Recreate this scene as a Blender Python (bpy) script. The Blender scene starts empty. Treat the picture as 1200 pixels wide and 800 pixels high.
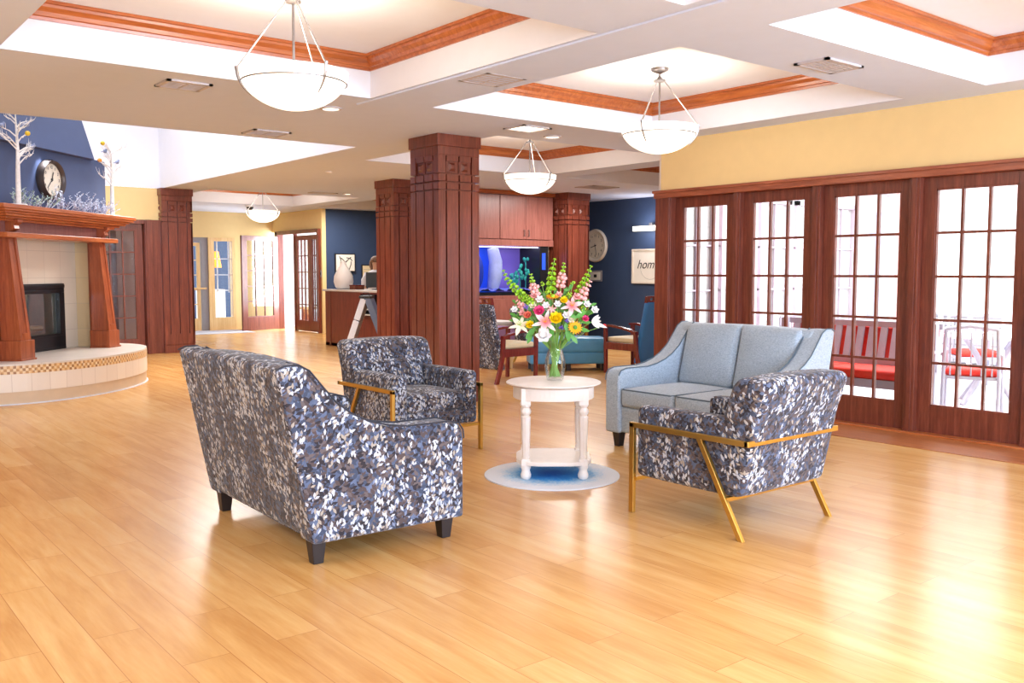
import bpy, math, random
from mathutils import Vector, Matrix
random.seed(7)
PI = math.pi
SC = bpy.context.scene
COL = SC.collection

# ------------------------------------------------------------ camera
YAW = math.atan2(872, 1080)
cam = bpy.data.cameras.new('camera')
cam.sensor_width = 36.0
cam.lens = 1077 * 36.0 / 1200
cam.clip_start = 0.05
cam.clip_end = 200
camo = bpy.data.objects.new('camera', cam)
camo.location = (0, 0, 1.4)
camo.rotation_euler = (PI / 2 - math.atan(82 / 1077), 0, -YAW)
COL.objects.link(camo)
SC.camera = camo

# ------------------------------------------------------------ world, lights, exposure
SC.view_settings.view_transform = 'Standard'
SC.view_settings.look = 'None'
SC.view_settings.gamma = 1.0
SC.view_settings.use_curve_mapping = False
SC.view_settings.exposure = 0.08
w = bpy.data.worlds.new('world')
SC.world = w
w.use_nodes = True
bg = w.node_tree.nodes['Background']
bg.inputs['Color'].default_value = (0.93, 0.96, 1.0, 1)
bg.inputs['Strength'].default_value = 2.6
SC.cycles.use_denoising = True
SC.cycles.caustics_reflective = False
SC.cycles.caustics_refractive = False
SC.cycles.max_bounces = 10
SC.cycles.transparent_max_bounces = 16
SC.cycles.sample_clamp_indirect = 6.0


def area(name, loc, rot, sx, sy, power, color, spread=PI):
    l = bpy.data.lights.new(name, 'AREA')
    l.shape = 'RECTANGLE'
    l.size = sx
    l.size_y = sy
    l.energy = power
    l.color = color
    l.spread = spread
    o = bpy.data.objects.new(name, l)
    o.location = loc
    o.rotation_euler = rot
    COL.objects.link(o)
    return o


# cool daylight fill added at the unseen rear windows, tilted up towards the ceiling
area('daylight_rear_fill', (0.2, -3.7, 1.6), (PI / 2 + 0.32, 0, 0), 3.4, 2.2, 420, (0.66, 0.80, 1.0))
area('daylight_rear_fill', (5.4, -3.7, 1.6), (PI / 2 + 0.32, 0, 0), 3.4, 2.2, 560, (0.60, 0.76, 1.0))
# daylight in the glazed porch
area('daylight_porch', (9.9, 4.0, 2.72), (0, 0, 0), 3.2, 4.5, 420, (0.95, 0.97, 1.0))
# daylight at the entrance
area('daylight_entrance', (11.1, 20.2, 1.5), (0, PI / 2, 0), 2.0, 2.6, 450, (0.85, 0.93, 1.0))
# added fill for the seating side (left), hall and lounge; no fixtures hang there
area('room_fill_light', (-1.0, 5.0, 2.7), (0, 0, 0), 1.2, 3.0, 100, (1.0, 0.95, 0.90))
area('room_fill_light', (3.0, 0.0, 2.7), (0, 0, 0), 3.0, 1.2, 110, (0.97, 0.97, 1.0))
area('room_fill_light', (10.6, 11.2, 2.75), (0, 0, 0), 1.2, 1.2, 110, (1.0, 0.95, 0.90))
area('room_fill_light', (9.5, 17.6, 2.78), (0, 0, 0), 1.2, 1.2, 90, (1.0, 0.96, 0.92))
area('room_fill_light', (5.0, 12.6, 2.78), (0, 0, 0), 0.8, 2.4, 120, (1.0, 0.96, 0.92))
area('atrium_light', (2.4, 12.6, 5.4), (0, 0, 0), 3.0, 3.0, 300, (0.95, 0.97, 1.0))

# ------------------------------------------------------------ materials


def srgb(r, g, b):
    def f(c):
        c /= 255.0
        return c / 12.92 if c <= 0.04045 else ((c + 0.055) / 1.055) ** 2.4
    return (f(r), f(g), f(b), 1)


class Mat:
    def __init__(s, name):
        s.m = bpy.data.materials.new(name)
        s.m.use_nodes = True
        s.nt = s.m.node_tree
        s.p = s.nt.nodes['Principled BSDF']
        s.out = s.nt.nodes['Material Output']

    def n(s, t, **kw):
        nd = s.nt.nodes.new(t)
        for k, v in kw.items():
            if k[0] == '_':
                nd.inputs[k[1:].replace('_', ' ')].default_value = v
            else:
                setattr(nd, k, v)
        return nd

    def l(s, a, b):
        s.nt.links.new(a, b)

    def ramp(s, fac, stops, interp='LINEAR'):
        r = s.n('ShaderNodeValToRGB')
        r.color_ramp.interpolation = interp
        e = r.color_ramp.elements
        while len(e) < len(stops):
            e.new(0.5)
        for i, (p, c) in enumerate(stops):
            e[i].position = p
            e[i].color = c
        s.l(fac, r.inputs[0])
        return r.outputs[0]

    def mix(s, fac, a, b, mode='MIX'):
        r = s.n('ShaderNodeMix', data_type='RGBA', blend_type=mode)
        for sock, v in ((r.inputs[0], fac), (r.inputs[6], a), (r.inputs[7], b)):
            if hasattr(v, 'is_linked'):
                s.l(v, sock)
            else:
                sock.default_value = v
        return r.outputs[2]

    def math(s, op, a, b=0.0, c=None):
        r = s.n('ShaderNodeMath', operation=op)
        for i, v in enumerate((a, b) if c is None else (a, b, c)):
            if hasattr(v, 'is_linked'):
                s.l(v, r.inputs[i])
            else:
                r.inputs[i].default_value = v
        return r.outputs[0]

    def coords(s, scale=(1, 1, 1), rot=(0, 0, 0), src='Object', loc=(0, 0, 0)):
        tc = s.n('ShaderNodeTexCoord')
        mp = s.n('ShaderNodeMapping')
        mp.inputs['Scale'].default_value = scale
        mp.inputs['Rotation'].default_value = rot
        mp.inputs['Location'].default_value = loc
        s.l(tc.outputs[src], mp.inputs[0])
        return mp.outputs[0]

    def noise(s, vec, scale=5, detail=3, rough=0.5, dist=0.0):
        r = s.n('ShaderNodeTexNoise')
        r.inputs['Scale'].default_value = scale
        r.inputs['Detail'].default_value = detail
        r.inputs['Roughness'].default_value = rough
        r.inputs['Distortion'].default_value = dist
        s.l(vec, r.inputs['Vector'])
        return r.outputs[0]

    def bump(s, h, strength=0.2, dist=0.01):
        b = s.n('ShaderNodeBump')
        b.inputs['Strength'].default_value = strength
        b.inputs['Distance'].default_value = dist
        s.l(h, b.inputs['Height'])
        s.l(b.outputs[0], s.p.inputs['Normal'])

    def set(s, **kw):
        for k, v in kw.items():
            s.p.inputs[k.replace('_', ' ')].default_value = v
        return s


def plain(name, col, rough=0.5, metal=0.0, var=0.04, scale=8, bump=0.0, spec=0.5, **kw):
    a = Mat(name)
    a.set(Roughness=rough, Metallic=metal)
    a.p.inputs['Specular IOR Level'].default_value = spec
    nz = a.noise(a.coords(), scale, 3)
    lo = tuple(c * (1 - var) for c in col[:3]) + (1,)
    hi = tuple(min(1, c * (1 + var)) for c in col[:3]) + (1,)
    a.l(a.ramp(nz, [(0.3, lo), (0.7, hi)]), a.p.inputs['Base Color'])
    if bump:
        a.bump(a.noise(a.coords(), 90, 2), bump, 0.004)
    for k, v in kw.items():
        a.p.inputs[k.replace('_', ' ')].default_value = v
    return a.m


def wood(name, dark, mid, light, direction='z', rough=0.32, scale=1.0, coat=0.25):
    a = Mat(name)
    sc = {'z': (14, 14, 0.9), 'x': (0.9, 14, 14), 'y': (14, 0.9, 14)}[direction]
    v = a.coords(tuple(c * scale for c in sc))
    n1 = a.noise(v, 2.2, 6, 0.6, 0.6)
    n2 = a.noise(a.coords(tuple(c * 6 * scale for c in sc)), 3.0, 3, 0.6)
    f = a.math('ADD', a.math('MULTIPLY', n1, 0.7), a.math('MULTIPLY', n2, 0.3))
    c = a.ramp(f, [(0.34, dark), (0.5, mid), (0.66, light)])
    a.l(c, a.p.inputs['Base Color'])
    a.set(Roughness=rough)
    a.p.inputs['Coat Weight'].default_value = coat
    a.p.inputs['Coat Roughness'].default_value = 0.18
    a.bump(n2, 0.08, 0.003)
    return a.m


def floor_mat():
    a = Mat('honey_plank_floor')
    tc = a.n('ShaderNodeTexCoord')
    sep = a.n('ShaderNodeSeparateXYZ')
    a.l(tc.outputs['Object'], sep.inputs[0])
    cmb = a.n('ShaderNodeCombineXYZ')
    a.l(sep.outputs[1], cmb.inputs[0])
    a.l(sep.outputs[0], cmb.inputs[1])
    br = a.n('ShaderNodeTexBrick', offset=0.37, offset_frequency=2, squash=1.0)
    a.l(cmb.outputs[0], br.inputs['Vector'])
    br.inputs['Color1'].default_value = (0, 0, 0, 1)
    br.inputs['Color2'].default_value = (1, 1, 1, 1)
    br.inputs['Mortar'].default_value = (0.5, 0.5, 0.5, 1)
    br.inputs['Scale'].default_value = 1.0
    br.inputs['Mortar Size'].default_value = 0.0016
    br.inputs['Mortar Smooth'].default_value = 0.3
    br.inputs['Brick Width'].default_value = 1.22
    br.inputs['Row Height'].default_value = 0.18
    # per plank offset of the grain
    off = a.n('ShaderNodeVectorMath', operation='MULTIPLY_ADD')
    a.l(br.outputs['Color'], off.inputs[0])
    off.inputs[1].default_value = (3.0, 7.0, 5.0)
    mp = a.n('ShaderNodeMapping')
    mp.inputs['Scale'].default_value = (9, 0.9, 1)
    a.l(tc.outputs['Object'], mp.inputs[0])
    a.l(mp.outputs[0], off.inputs[2])
    n1 = a.noise(off.outputs[0], 1.5, 4, 0.55, 0.35)
    n2 = a.noise(off.outputs[0], 8.0, 3, 0.55, 0.1)
    big = a.noise(a.coords((0.5, 0.25, 1)), 1.0, 2)
    f = a.math('ADD', a.math('MULTIPLY', n1, 0.52), a.math('MULTIPLY', n2, 0.14))
    f = a.math('ADD', f, a.math('MULTIPLY', br.outputs['Color'], 0.12))
    f = a.math('ADD', f, a.math('MULTIPLY', big, 0.18))
    c = a.ramp(f, [(0.36, srgb(192, 138, 76)), (0.5, srgb(208, 158, 94)), (0.68, srgb(220, 179, 117))])
    c = a.mix(a.math('MULTIPLY', br.outputs['Fac'], 0.7), c, srgb(150, 85, 40))
    a.l(c, a.p.inputs['Base Color'])
    rr = a.n('ShaderNodeMapRange')
    a.l(big, rr.inputs[0])
    rr.inputs[3].default_value = 0.24
    rr.inputs[4].default_value = 0.29
    a.l(rr.outputs[0], a.p.inputs['Roughness'])
    return a.m


def leaf_fabric(name):
    """woven upholstery with a dense print of small leaves, white, taupe, brown and slate blue"""
    a = Mat(name)
    tc = a.n('ShaderNodeTexCoord')

    # the print lies in the plane of each panel: pick the two axes across its facing
    ab = a.n('ShaderNodeVectorMath', operation='ABSOLUTE')
    a.l(tc.outputs['Normal'], ab.inputs[0])
    sn = a.n('ShaderNodeSeparateXYZ')
    a.l(ab.outputs[0], sn.inputs[0])
    so = a.n('ShaderNodeSeparateXYZ')
    a.l(tc.outputs['Object'], so.inputs[0])
    fx = a.math('GREATER_THAN', sn.outputs[0], a.math('MAXIMUM', sn.outputs[1], sn.outputs[2]))
    fz = a.math('GREATER_THAN', sn.outputs[2], a.math('MAXIMUM', sn.outputs[0], sn.outputs[1]))

    def sel(f, p, q):
        m_ = a.n('ShaderNodeMix', data_type='FLOAT')
        a.l(f, m_.inputs[0])
        a.l(p, m_.inputs[2])
        a.l(q, m_.inputs[3])
        return m_.outputs[0]
    cu = sel(fx, so.outputs[0], so.outputs[1])
    cv = sel(fz, so.outputs[2], so.outputs[1])
    pv = a.n('ShaderNodeCombineXYZ')
    a.l(cu, pv.inputs[0])
    a.l(cv, pv.inputs[1])

    def layer(rot, scale, off, r0):
        m1 = a.n('ShaderNodeMapping')
        m1.inputs['Rotation'].default_value = (0, 0, rot)
        a.l(pv.outputs[0], m1.inputs[0])
        mp = a.n('ShaderNodeMapping')
        mp.inputs['Location'].default_value = off
        mp.inputs['Scale'].default_value = scale
        a.l(m1.outputs[0], mp.inputs[0])
        v = a.n('ShaderNodeTexVoronoi', feature='F1', distance='MINKOWSKI', voronoi_dimensions='2D')
        v.inputs['Scale'].default_value = 1.0
        v.inputs['Exponent'].default_value = 1.2
        v.inputs['Randomness'].default_value = 0.85
        a.l(mp.outputs[0], v.inputs['Vector'])
        m = a.math('LESS_THAN', v.outputs['Distance'], r0)
        sp = a.n('ShaderNodeSeparateXYZ')
        a.l(v.outputs['Color'], sp.inputs[0])
        return m, sp.outputs[0], sp.outputs[1]
    base = a.ramp(a.noise(a.coords(), 14, 3), [(0.35, srgb(72, 82, 104)), (0.55, srgb(86, 98, 124)), (0.7, srgb(100, 112, 140))])
    stripe = a.noise(a.coords((9, 9, 3.0)), 1.0, 2, 0.5, 0.4)
    c = base
    dark = [(0.0, srgb(46, 42, 48)), (0.35, srgb(80, 68, 68)), (0.6, srgb(62, 70, 90)), (0.8, srgb(98, 88, 88))]
    pale = [(0.0, srgb(180, 185, 196)), (0.4, srgb(160, 150, 138)), (0.6, srgb(118, 128, 152)), (0.8, srgb(192, 194, 200))]
    L = [(0.6, (52, 24, 1), (0, 0, 0), 0.52, dark, 0.85),
         (-0.7, (50, 23, 1), (3, 1, 0), 0.50, dark, 0.8),
         (1.3, (54, 25, 1), (8, 4, 0), 0.46, dark, 0.55),
         (0.5, (58, 25, 1), (7, 5, 0), 0.44, pale, 0.0),
         (-0.55, (58, 26, 1), (1, 9, 0), 0.44, pale, 0.0),
         (0.05, (62, 27, 1), (5, 2, 0), 0.42, pale, 0.0),
         (1.2, (62, 28, 1), (9, 6, 0), 0.40, pale, 0.0)]
    for rot, sc, off, r0, cols, keep in L:
        m, r1, r2 = layer(rot, sc, off, r0)
        col = a.ramp(r1, cols, 'CONSTANT')
        if keep:
            msk = a.math('MULTIPLY', m, a.math('LESS_THAN', r2, keep))
        else:
            # pale leaves gather in loose upright trails
            thr = a.math('MULTIPLY_ADD', stripe, 1.5, -0.60)
            msk = a.math('MULTIPLY', m, a.math('LESS_THAN', r2, thr))
        c = a.mix(msk, c, col)
    a.l(c, a.p.inputs['Base Color'])
    a.set(Roughness=0.85)
    a.p.inputs['Specular IOR Level'].default_value = 0.25
    a.p.inputs['Sheen Weight'].default_value = 0.15
    a.bump(a.noise(a.coords(), 420, 1), 0.25, 0.002)
    return a.m


def tweed(name, lo, hi):
    a = Mat(name)
    n1 = a.noise(a.coords((1, 1, 0.3)), 260, 2, 0.7)
    n2 = a.noise(a.coords((0.3, 0.3, 1)), 200, 2, 0.7)
    f = a.math('ADD', a.math('MULTIPLY', n1, 0.5), a.math('MULTIPLY', n2, 0.5))
    a.l(a.ramp(f, [(0.36, lo), (0.64, hi)]), a.p.inputs['Base Color'])
    a.set(Roughness=0.9)
    a.p.inputs['Sheen Weight'].default_value = 0.3
    a.bump(f, 0.4, 0.003)
    return a.m


def thin_glass(name, tint=(0.97, 0.985, 0.98, 1), refl=0.5):
    a = Mat(name)
    tr = a.n('ShaderNodeBsdfTransparent')
    tr.inputs[0].default_value = tint
    gl = a.n('ShaderNodeBsdfGlossy')
    gl.inputs['Roughness'].default_value = 0.02
    fr = a.n('ShaderNodeFresnel')
    fr.inputs[0].default_value = 1.45
    nz = a.noise(a.coords(), 3, 1)
    ms = a.n('ShaderNodeMixShader')
    a.l(a.math('MULTIPLY', fr.outputs[0], a.math('MULTIPLY_ADD', nz, 0.05, refl)), ms.inputs[0])
    a.l(tr.outputs[0], ms.inputs[1])
    a.l(gl.outputs[0], ms.inputs[2])
    a.l(ms.outputs[0], a.out.inputs['Surface'])
    return a.m


def glow(name, col, strength, base=None):
    a = Mat(name)
    nz = a.noise(a.coords(), 4, 2)
    lo = tuple(c * 0.96 for c in col[:3]) + (1,)
    c = a.ramp(nz, [(0.3, lo), (0.7, col)])
    a.l(c, a.p.inputs['Emission Color'])
    a.p.inputs['Base Color'].default_value = base or col
    a.p.inputs['Emission Strength'].default_value = strength
    a.set(Roughness=0.4)
    return a.m


def tile_mat(name, c1, c2, grout, wx, hz, direction='xz', mort=0.004, checker=False):
    a = Mat(name)
    tc = a.n('ShaderNodeTexCoord')
    sep = a.n('ShaderNodeSeparateXYZ')
    a.l(tc.outputs['UV' if direction == 'uv' else 'Object'], sep.inputs[0])
    cmb = a.n('ShaderNodeCombineXYZ')
    if direction == 'uv':
        a.l(sep.outputs[0], cmb.inputs[0]); a.l(sep.outputs[1], cmb.inputs[1])
    else:
        ia, ib = {'xz': (0, 2), 'yz': (1, 2), 'xy': (0, 1)}[direction]
        a.l(sep.outputs[ia], cmb.inputs[0]); a.l(sep.outputs[ib], cmb.inputs[1])
    br = a.n('ShaderNodeTexBrick', offset=0.0)
    br.inputs['Scale'].default_value = 1
    br.inputs['Mortar Size'].default_value = mort
    br.inputs['Mortar Smooth'].default_value = 0.2
    br.inputs['Brick Width'].default_value = wx
    br.inputs['Row Height'].default_value = hz
    br.inputs['Color1'].default_value = c1
    br.inputs['Color2'].default_value = c2
    br.inputs['Mortar'].default_value = grout
    a.l(cmb.outputs[0], br.inputs['Vector'])
    c = br.outputs['Color']
    nz = a.noise(a.coords(), 3.5, 4, 0.6)
    c = a.mix(0.35, c, a.ramp(nz, [(0.35, tuple(x * 0.86 for x in c1[:3]) + (1,)), (0.65, c2)]), 'MIX')
    a.l(c, a.p.inputs['Base Color'])
    a.set(Roughness=0.35)
    return a.m


M = {}
M['floor'] = floor_mat()
M['soffit'] = plain('soffit_paint_cooled', srgb(216, 227, 252), 0.85, var=0.01)  # blue tint put into the paint to offset warm light bounced off the floor
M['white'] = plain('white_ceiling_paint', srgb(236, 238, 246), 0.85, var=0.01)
M['yellow'] = plain('soft_yellow_wall_paint', srgb(238, 208, 148), 0.8, var=0.015)
M['blue'] = plain('navy_wall_paint', srgb(52, 70, 102), 0.6, var=0.03)
M['slate'] = plain('slate_blue_wall_paint', srgb(80, 94, 130), 0.75, var=0.02)
M['beige'] = plain('beige_wall_paint', srgb(226, 208, 180), 0.8, var=0.015)
M['cherry'] = wood('cherry_wood', srgb(86, 38, 26), srgb(114, 54, 38), srgb(138, 72, 52))
M['cherry_y'] = wood('cherry_wood_level', srgb(120, 60, 40), srgb(152, 82, 54), srgb(176, 102, 70), 'y')
M['oak'] = wood('amber_oak_trim', srgb(150, 78, 36), srgb(180, 98, 48), srgb(200, 120, 66), 'y', scale=0.8)
M['oak_x'] = wood('amber_oak_trim_across', srgb(150, 78, 36), srgb(180, 98, 48), srgb(200, 120, 66), 'x', scale=0.8)
M['mantel'] = wood('mantel_wood', srgb(140, 68, 32), srgb(176, 92, 46), srgb(196, 114, 62), 'x')
M['mantel_z'] = wood('mantel_wood_upright', srgb(124, 58, 32), srgb(158, 78, 42), srgb(180, 98, 56), 'z')
M['mauve'] = wood('mauve_cabinet_wood', srgb(128, 76, 68), srgb(148, 92, 82), srgb(162, 104, 94), 'z', coat=0.1)
M['mahog'] = wood('mahogany_chair_wood', srgb(84, 16, 18), srgb(112, 28, 26), srgb(134, 42, 34), 'z', rough=0.25)
M['reddesk'] = wood('red_desk_veneer', srgb(96, 36, 28), srgb(120, 50, 38), srgb(138, 62, 48), 'z')
M['leaf'] = leaf_fabric('leaf_print_fabric')
M['tweed'] = tweed('pale_blue_grey_tweed', srgb(134, 150, 166), srgb(184, 198, 210))
M['piping'] = plain('dark_piping', srgb(44, 46, 56), 0.7)
M['piping_g'] = plain('grey_piping', srgb(86, 104, 118), 0.7)
M['blackleg'] = plain('black_wood', srgb(34, 28, 30), 0.35)
M['gold'] = plain('brushed_gold_metal', srgb(206, 166, 88), 0.3, 0.95)
M['tablew'] = plain('cream_painted_wood', srgb(236, 228, 222), 0.4, var=0.03, scale=20)
M['cream'] = plain('cream_vinyl', srgb(228, 210, 170), 0.5)
M['bluevinyl'] = plain('blue_vinyl', srgb(50, 124, 196), 0.35, var=0.05)
M['tealvinyl'] = plain('teal_blue_vinyl', srgb(84, 158, 206), 0.32, var=0.06)
M['mauvefab'] = plain('mauve_fabric', srgb(150, 110, 140), 0.8)
M['chrome'] = plain('brushed_nickel', srgb(150, 146, 146), 0.3, 0.9)
M['bowl'] = glow('lit_alabaster_bowl', srgb(255, 246, 232), 1.5)
M['litpanel'] = glow('lit_diffuser', srgb(255, 244, 222), 3.0)
M['ventw'] = plain('vent_enamel', srgb(198, 192, 196), 0.5)
M['ventd'] = plain('vent_dark_slot', srgb(96, 92, 104), 0.6)
M['glass'] = thin_glass('pane_glass')
M['clear'] = thin_glass('vase_glass', (0.985, 0.995, 0.99, 1), 0.55)
M['tileface'] = tile_mat('travertine_tile', srgb(236, 224, 206), srgb(226, 212, 192), srgb(204, 190, 172), 0.33, 0.33)
M['tileside_shaded'] = tile_mat('shaded_travertine_side', srgb(226, 204, 162), srgb(214, 192, 150), srgb(200, 184, 158), 0.33, 0.33, 'yz')  # darker tan puts the shade of the returns into the tile colour
M['hearthtop'] = tile_mat('glazed_hearth_tile', srgb(226, 216, 204), srgb(216, 206, 194), srgb(200, 188, 174), 0.3, 0.3, 'xy')
M['hearthside'] = tile_mat('hearth_side_tile', srgb(240, 230, 216), srgb(230, 218, 204), srgb(206, 192, 176), 0.19, 0.24, 'uv')
M['hearthbase'] = plain('hearth_base_band', srgb(214, 190, 160), 0.6)
M['black'] = plain('black_enamel', srgb(24, 26, 30), 0.3)
M['darkglass'] = plain('smoked_glass', srgb(46, 52, 56), 0.06, spec=0.8)
M['log'] = plain('ceramic_log', srgb(170, 148, 120), 0.8, var=0.2, scale=30)
M['firewall'] = plain('firebox_lining', srgb(150, 150, 140), 0.7, var=0.1)
M['birch'] = plain('white_birch_bark', srgb(238, 232, 226), 0.7, var=0.1, scale=30)
M['greens'] = plain('frosted_green_foliage', srgb(170, 190, 174), 0.7, var=0.25, scale=40)
M['silver'] = plain('silver_frosted_foliage', srgb(206, 212, 230), 0.6, var=0.25, scale=40)
M['orange'] = plain('orange_ornament', srgb(240, 150, 20), 0.5)
M['yellowb'] = plain('yellow_ornament', srgb(226, 190, 40), 0.5)
M['bird'] = plain('grey_blue_bird', srgb(140, 150, 180), 0.7)
M['clockdark'] = plain('pewter_clock_rim', srgb(84, 74, 70), 0.35, 0.5)
M['clockface'] = plain('aged_clock_face', srgb(232, 222, 202), 0.6, var=0.04)
M['clockwhite'] = plain('distressed_white_rim', srgb(226, 216, 200), 0.6, var=0.05)
M['ink'] = plain('black_ink', srgb(30, 28, 30), 0.6)
M['greyink'] = plain('grey_ink', srgb(150, 146, 142), 0.6)
M['porcelain'] = plain('white_ceramic', srgb(240, 234, 232), 0.3, var=0.02)
M['countertop'] = plain('pale_countertop', srgb(214, 208, 206), 0.25)
M['steel'] = plain('grey_painted_metal', srgb(150, 156, 168), 0.4, 0.4)
M['paneld'] = plain('blue_grey_panel', srgb(96, 110, 136), 0.35)
M['panelw'] = plain('pale_grey_panel', srgb(206, 206, 212), 0.4)
M['panelb'] = plain('light_blue_panel', srgb(130, 178, 214), 0.4)
M['monitor'] = plain('monitor_plastic', srgb(28, 38, 48), 0.4)
M['shirt'] = plain('white_shirt', srgb(222, 224, 234), 0.8)
M['skin'] = plain('skin', srgb(214, 164, 136), 0.55)
M['hair'] = plain('brown_hair', srgb(120, 92, 76), 0.7)
M['trousers'] = plain('dark_trousers', srgb(44, 46, 58), 0.8)
M['natural'] = wood('pale_natural_wood', srgb(222, 180, 122), srgb(236, 198, 140), srgb(244, 212, 160))
M['greyframe'] = plain('grey_metal_frame', srgb(150, 146, 150), 0.5)
M['pinkwhite'] = plain('white_porch_paint', srgb(244, 240, 244), 0.7, var=0.01)
M['porchtrim'] = plain('lilac_grey_trim', srgb(196, 182, 196), 0.6)
M['shutter'] = plain('grey_blue_shutter', srgb(178, 186, 206), 0.5)
M['porchfloor'] = plain('pale_porch_floor', srgb(238, 236, 238), 0.5, var=0.03)
M['patiogrey'] = plain('grey_patio_paint', srgb(164, 164, 182), 0.5)
M['redcushion'] = plain('red_outdoor_fabric', srgb(214, 44, 30), 0.8, var=0.06)
M['stonewall'] = tile_mat('white_stone_blocks', srgb(236, 234, 238), srgb(222, 220, 228), srgb(150, 148, 160), 0.42, 0.14, 'yz', 0.012)
M['brick'] = tile_mat('pink_brick', srgb(232, 188, 184), srgb(222, 174, 170), srgb(214, 190, 186), 0.2, 0.07, 'xz', 0.008)
M['tankblue'] = glow('blue_lit_tank_back', srgb(40, 80, 220), 0.5)
M['tankviolet'] = glow('violet_lit_tank_back', srgb(110, 90, 180), 0.4)
M['tanklight'] = glow('violet_tank_tube', srgb(214, 196, 255), 5.0)
M['gravel'] = plain('blue_aquarium_gravel', srgb(110, 120, 220), 0.7, var=0.5, scale=120)
M['coral'] = plain('pale_tube_reflection', srgb(170, 180, 220), 0.6, var=0.1)  # colour of the curved reflection in the tank
M['teal'] = plain('teal_plant', srgb(30, 160, 150), 0.5, var=0.2)
M['orangelamp'] = glow('orange_lamp_shade', srgb(255, 140, 30), 1.2)
M['artwhite'] = plain('art_paper', srgb(236, 230, 218), 0.7, var=0.02)
M['mat_floor'] = plain('pale_door_mat', srgb(196, 196, 206), 0.9, var=0.1, scale=60)
M['stem'] = plain('green_stem', srgb(136, 182, 84), 0.5, var=0.1)
M['leafg'] = plain('deep_green_leaf', srgb(84, 150, 56), 0.45, var=0.15, scale=20)
M['lime'] = plain('lime_green_bell', srgb(160, 206, 50), 0.5, var=0.12, scale=30)
M['roseyellow'] = plain('bright_yellow_petal', srgb(250, 218, 20), 0.5, var=0.05)
M['roseorange'] = plain('golden_orange_petal', srgb(250, 170, 20), 0.5, var=0.05)
M['rosepink'] = plain('hot_pink_petal', srgb(236, 80, 140), 0.5, var=0.06)
M['softpink'] = plain('soft_pink_petal', srgb(248, 184, 180), 0.5, var=0.06)
M['coralpink'] = plain('coral_petal', srgb(236, 124, 100), 0.5, var=0.06)
M['lilypetal'] = None
M['whitepetal'] = plain('white_petal', srgb(246, 242, 240), 0.5, var=0.02)
M['creampetal'] = plain('cream_petal', srgb(246, 236, 206), 0.5, var=0.03)
M['purple'] = plain('violet_petal', srgb(110, 84, 190), 0.5, var=0.08)
M['redbud'] = plain('red_petal', srgb(214, 24, 34), 0.4)
M['water'] = thin_glass('vase_water', (0.98, 0.995, 0.98, 1), 0.15)


def lily_mat():
    a = Mat('stargazer_petal')
    tc = a.n('ShaderNodeTexCoord')
    g = a.n('ShaderNodeVectorMath', operation='LENGTH')
    a.l(tc.outputs['Object'], g.inputs[0])
    c = a.ramp(a.math('MULTIPLY', g.outputs['Value'], 14.0), [(0.1, srgb(226, 120, 130)), (0.55, srgb(244, 176, 178)), (0.95, srgb(252, 238, 234))])
    a.l(c, a.p.inputs['Base Color'])
    a.set(Roughness=0.5)
    return a.m


M['lilypetal'] = lily_mat()


def rug_mat():
    a = Mat('blue_sunburst_rug')
    tc = a.n('ShaderNodeTexCoord')
    g = a.n('ShaderNodeVectorMath', operation='LENGTH')
    a.l(tc.outputs['Object'], g.inputs[0])
    nz = a.noise(a.coords(), 60, 3, 0.7)
    n2 = a.noise(a.coords(), 9, 3, 0.7)
    r = a.math('ADD', a.math('MULTIPLY', g.outputs['Value'], 2.1), a.math('MULTIPLY_ADD', nz, 0.5, -0.25))
    r = a.math('ADD', r, a.math('MULTIPLY_ADD', n2, 0.3, -0.15))
    c = a.ramp(r, [(0.12, srgb(20, 110, 200)), (0.42, srgb(60, 150, 216)), (0.6, srgb(158, 192, 220)), (0.8, srgb(212, 216, 224))])
    a.l(c, a.p.inputs['Base Color'])
    a.set(Roughness=0.95)
    a.bump(nz, 0.5, 0.004)
    return a.m


M['rug'] = rug_mat()


def mosaic_mat():
    a = Mat('tan_mosaic_band')
    tc = a.n('ShaderNodeTexCoord')
    ch = a.n('ShaderNodeTexChecker')
    ch.inputs['Scale'].default_value = 1.0
    mp = a.n('ShaderNodeMapping')
    mp.inputs['Scale'].default_value = (34, 34, 34)
    a.l(tc.outputs['UV'], mp.inputs[0])
    a.l(mp.outputs[0], ch.inputs[0])
    nz = a.noise(a.coords(), 22, 1)
    dk = a.ramp(nz, [(0.35, srgb(150, 104, 62)), (0.6, srgb(206, 158, 100))])
    lt = a.ramp(nz, [(0.35, srgb(236, 214, 178)), (0.6, srgb(226, 192, 140))])
    a.l(a.mix(ch.outputs['Fac'], dk, lt), a.p.inputs['Base Color'])
    a.set(Roughness=0.4)
    return a.m


M['mosaic'] = mosaic_mat()

# ------------------------------------------------------------ mesh helper


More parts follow.
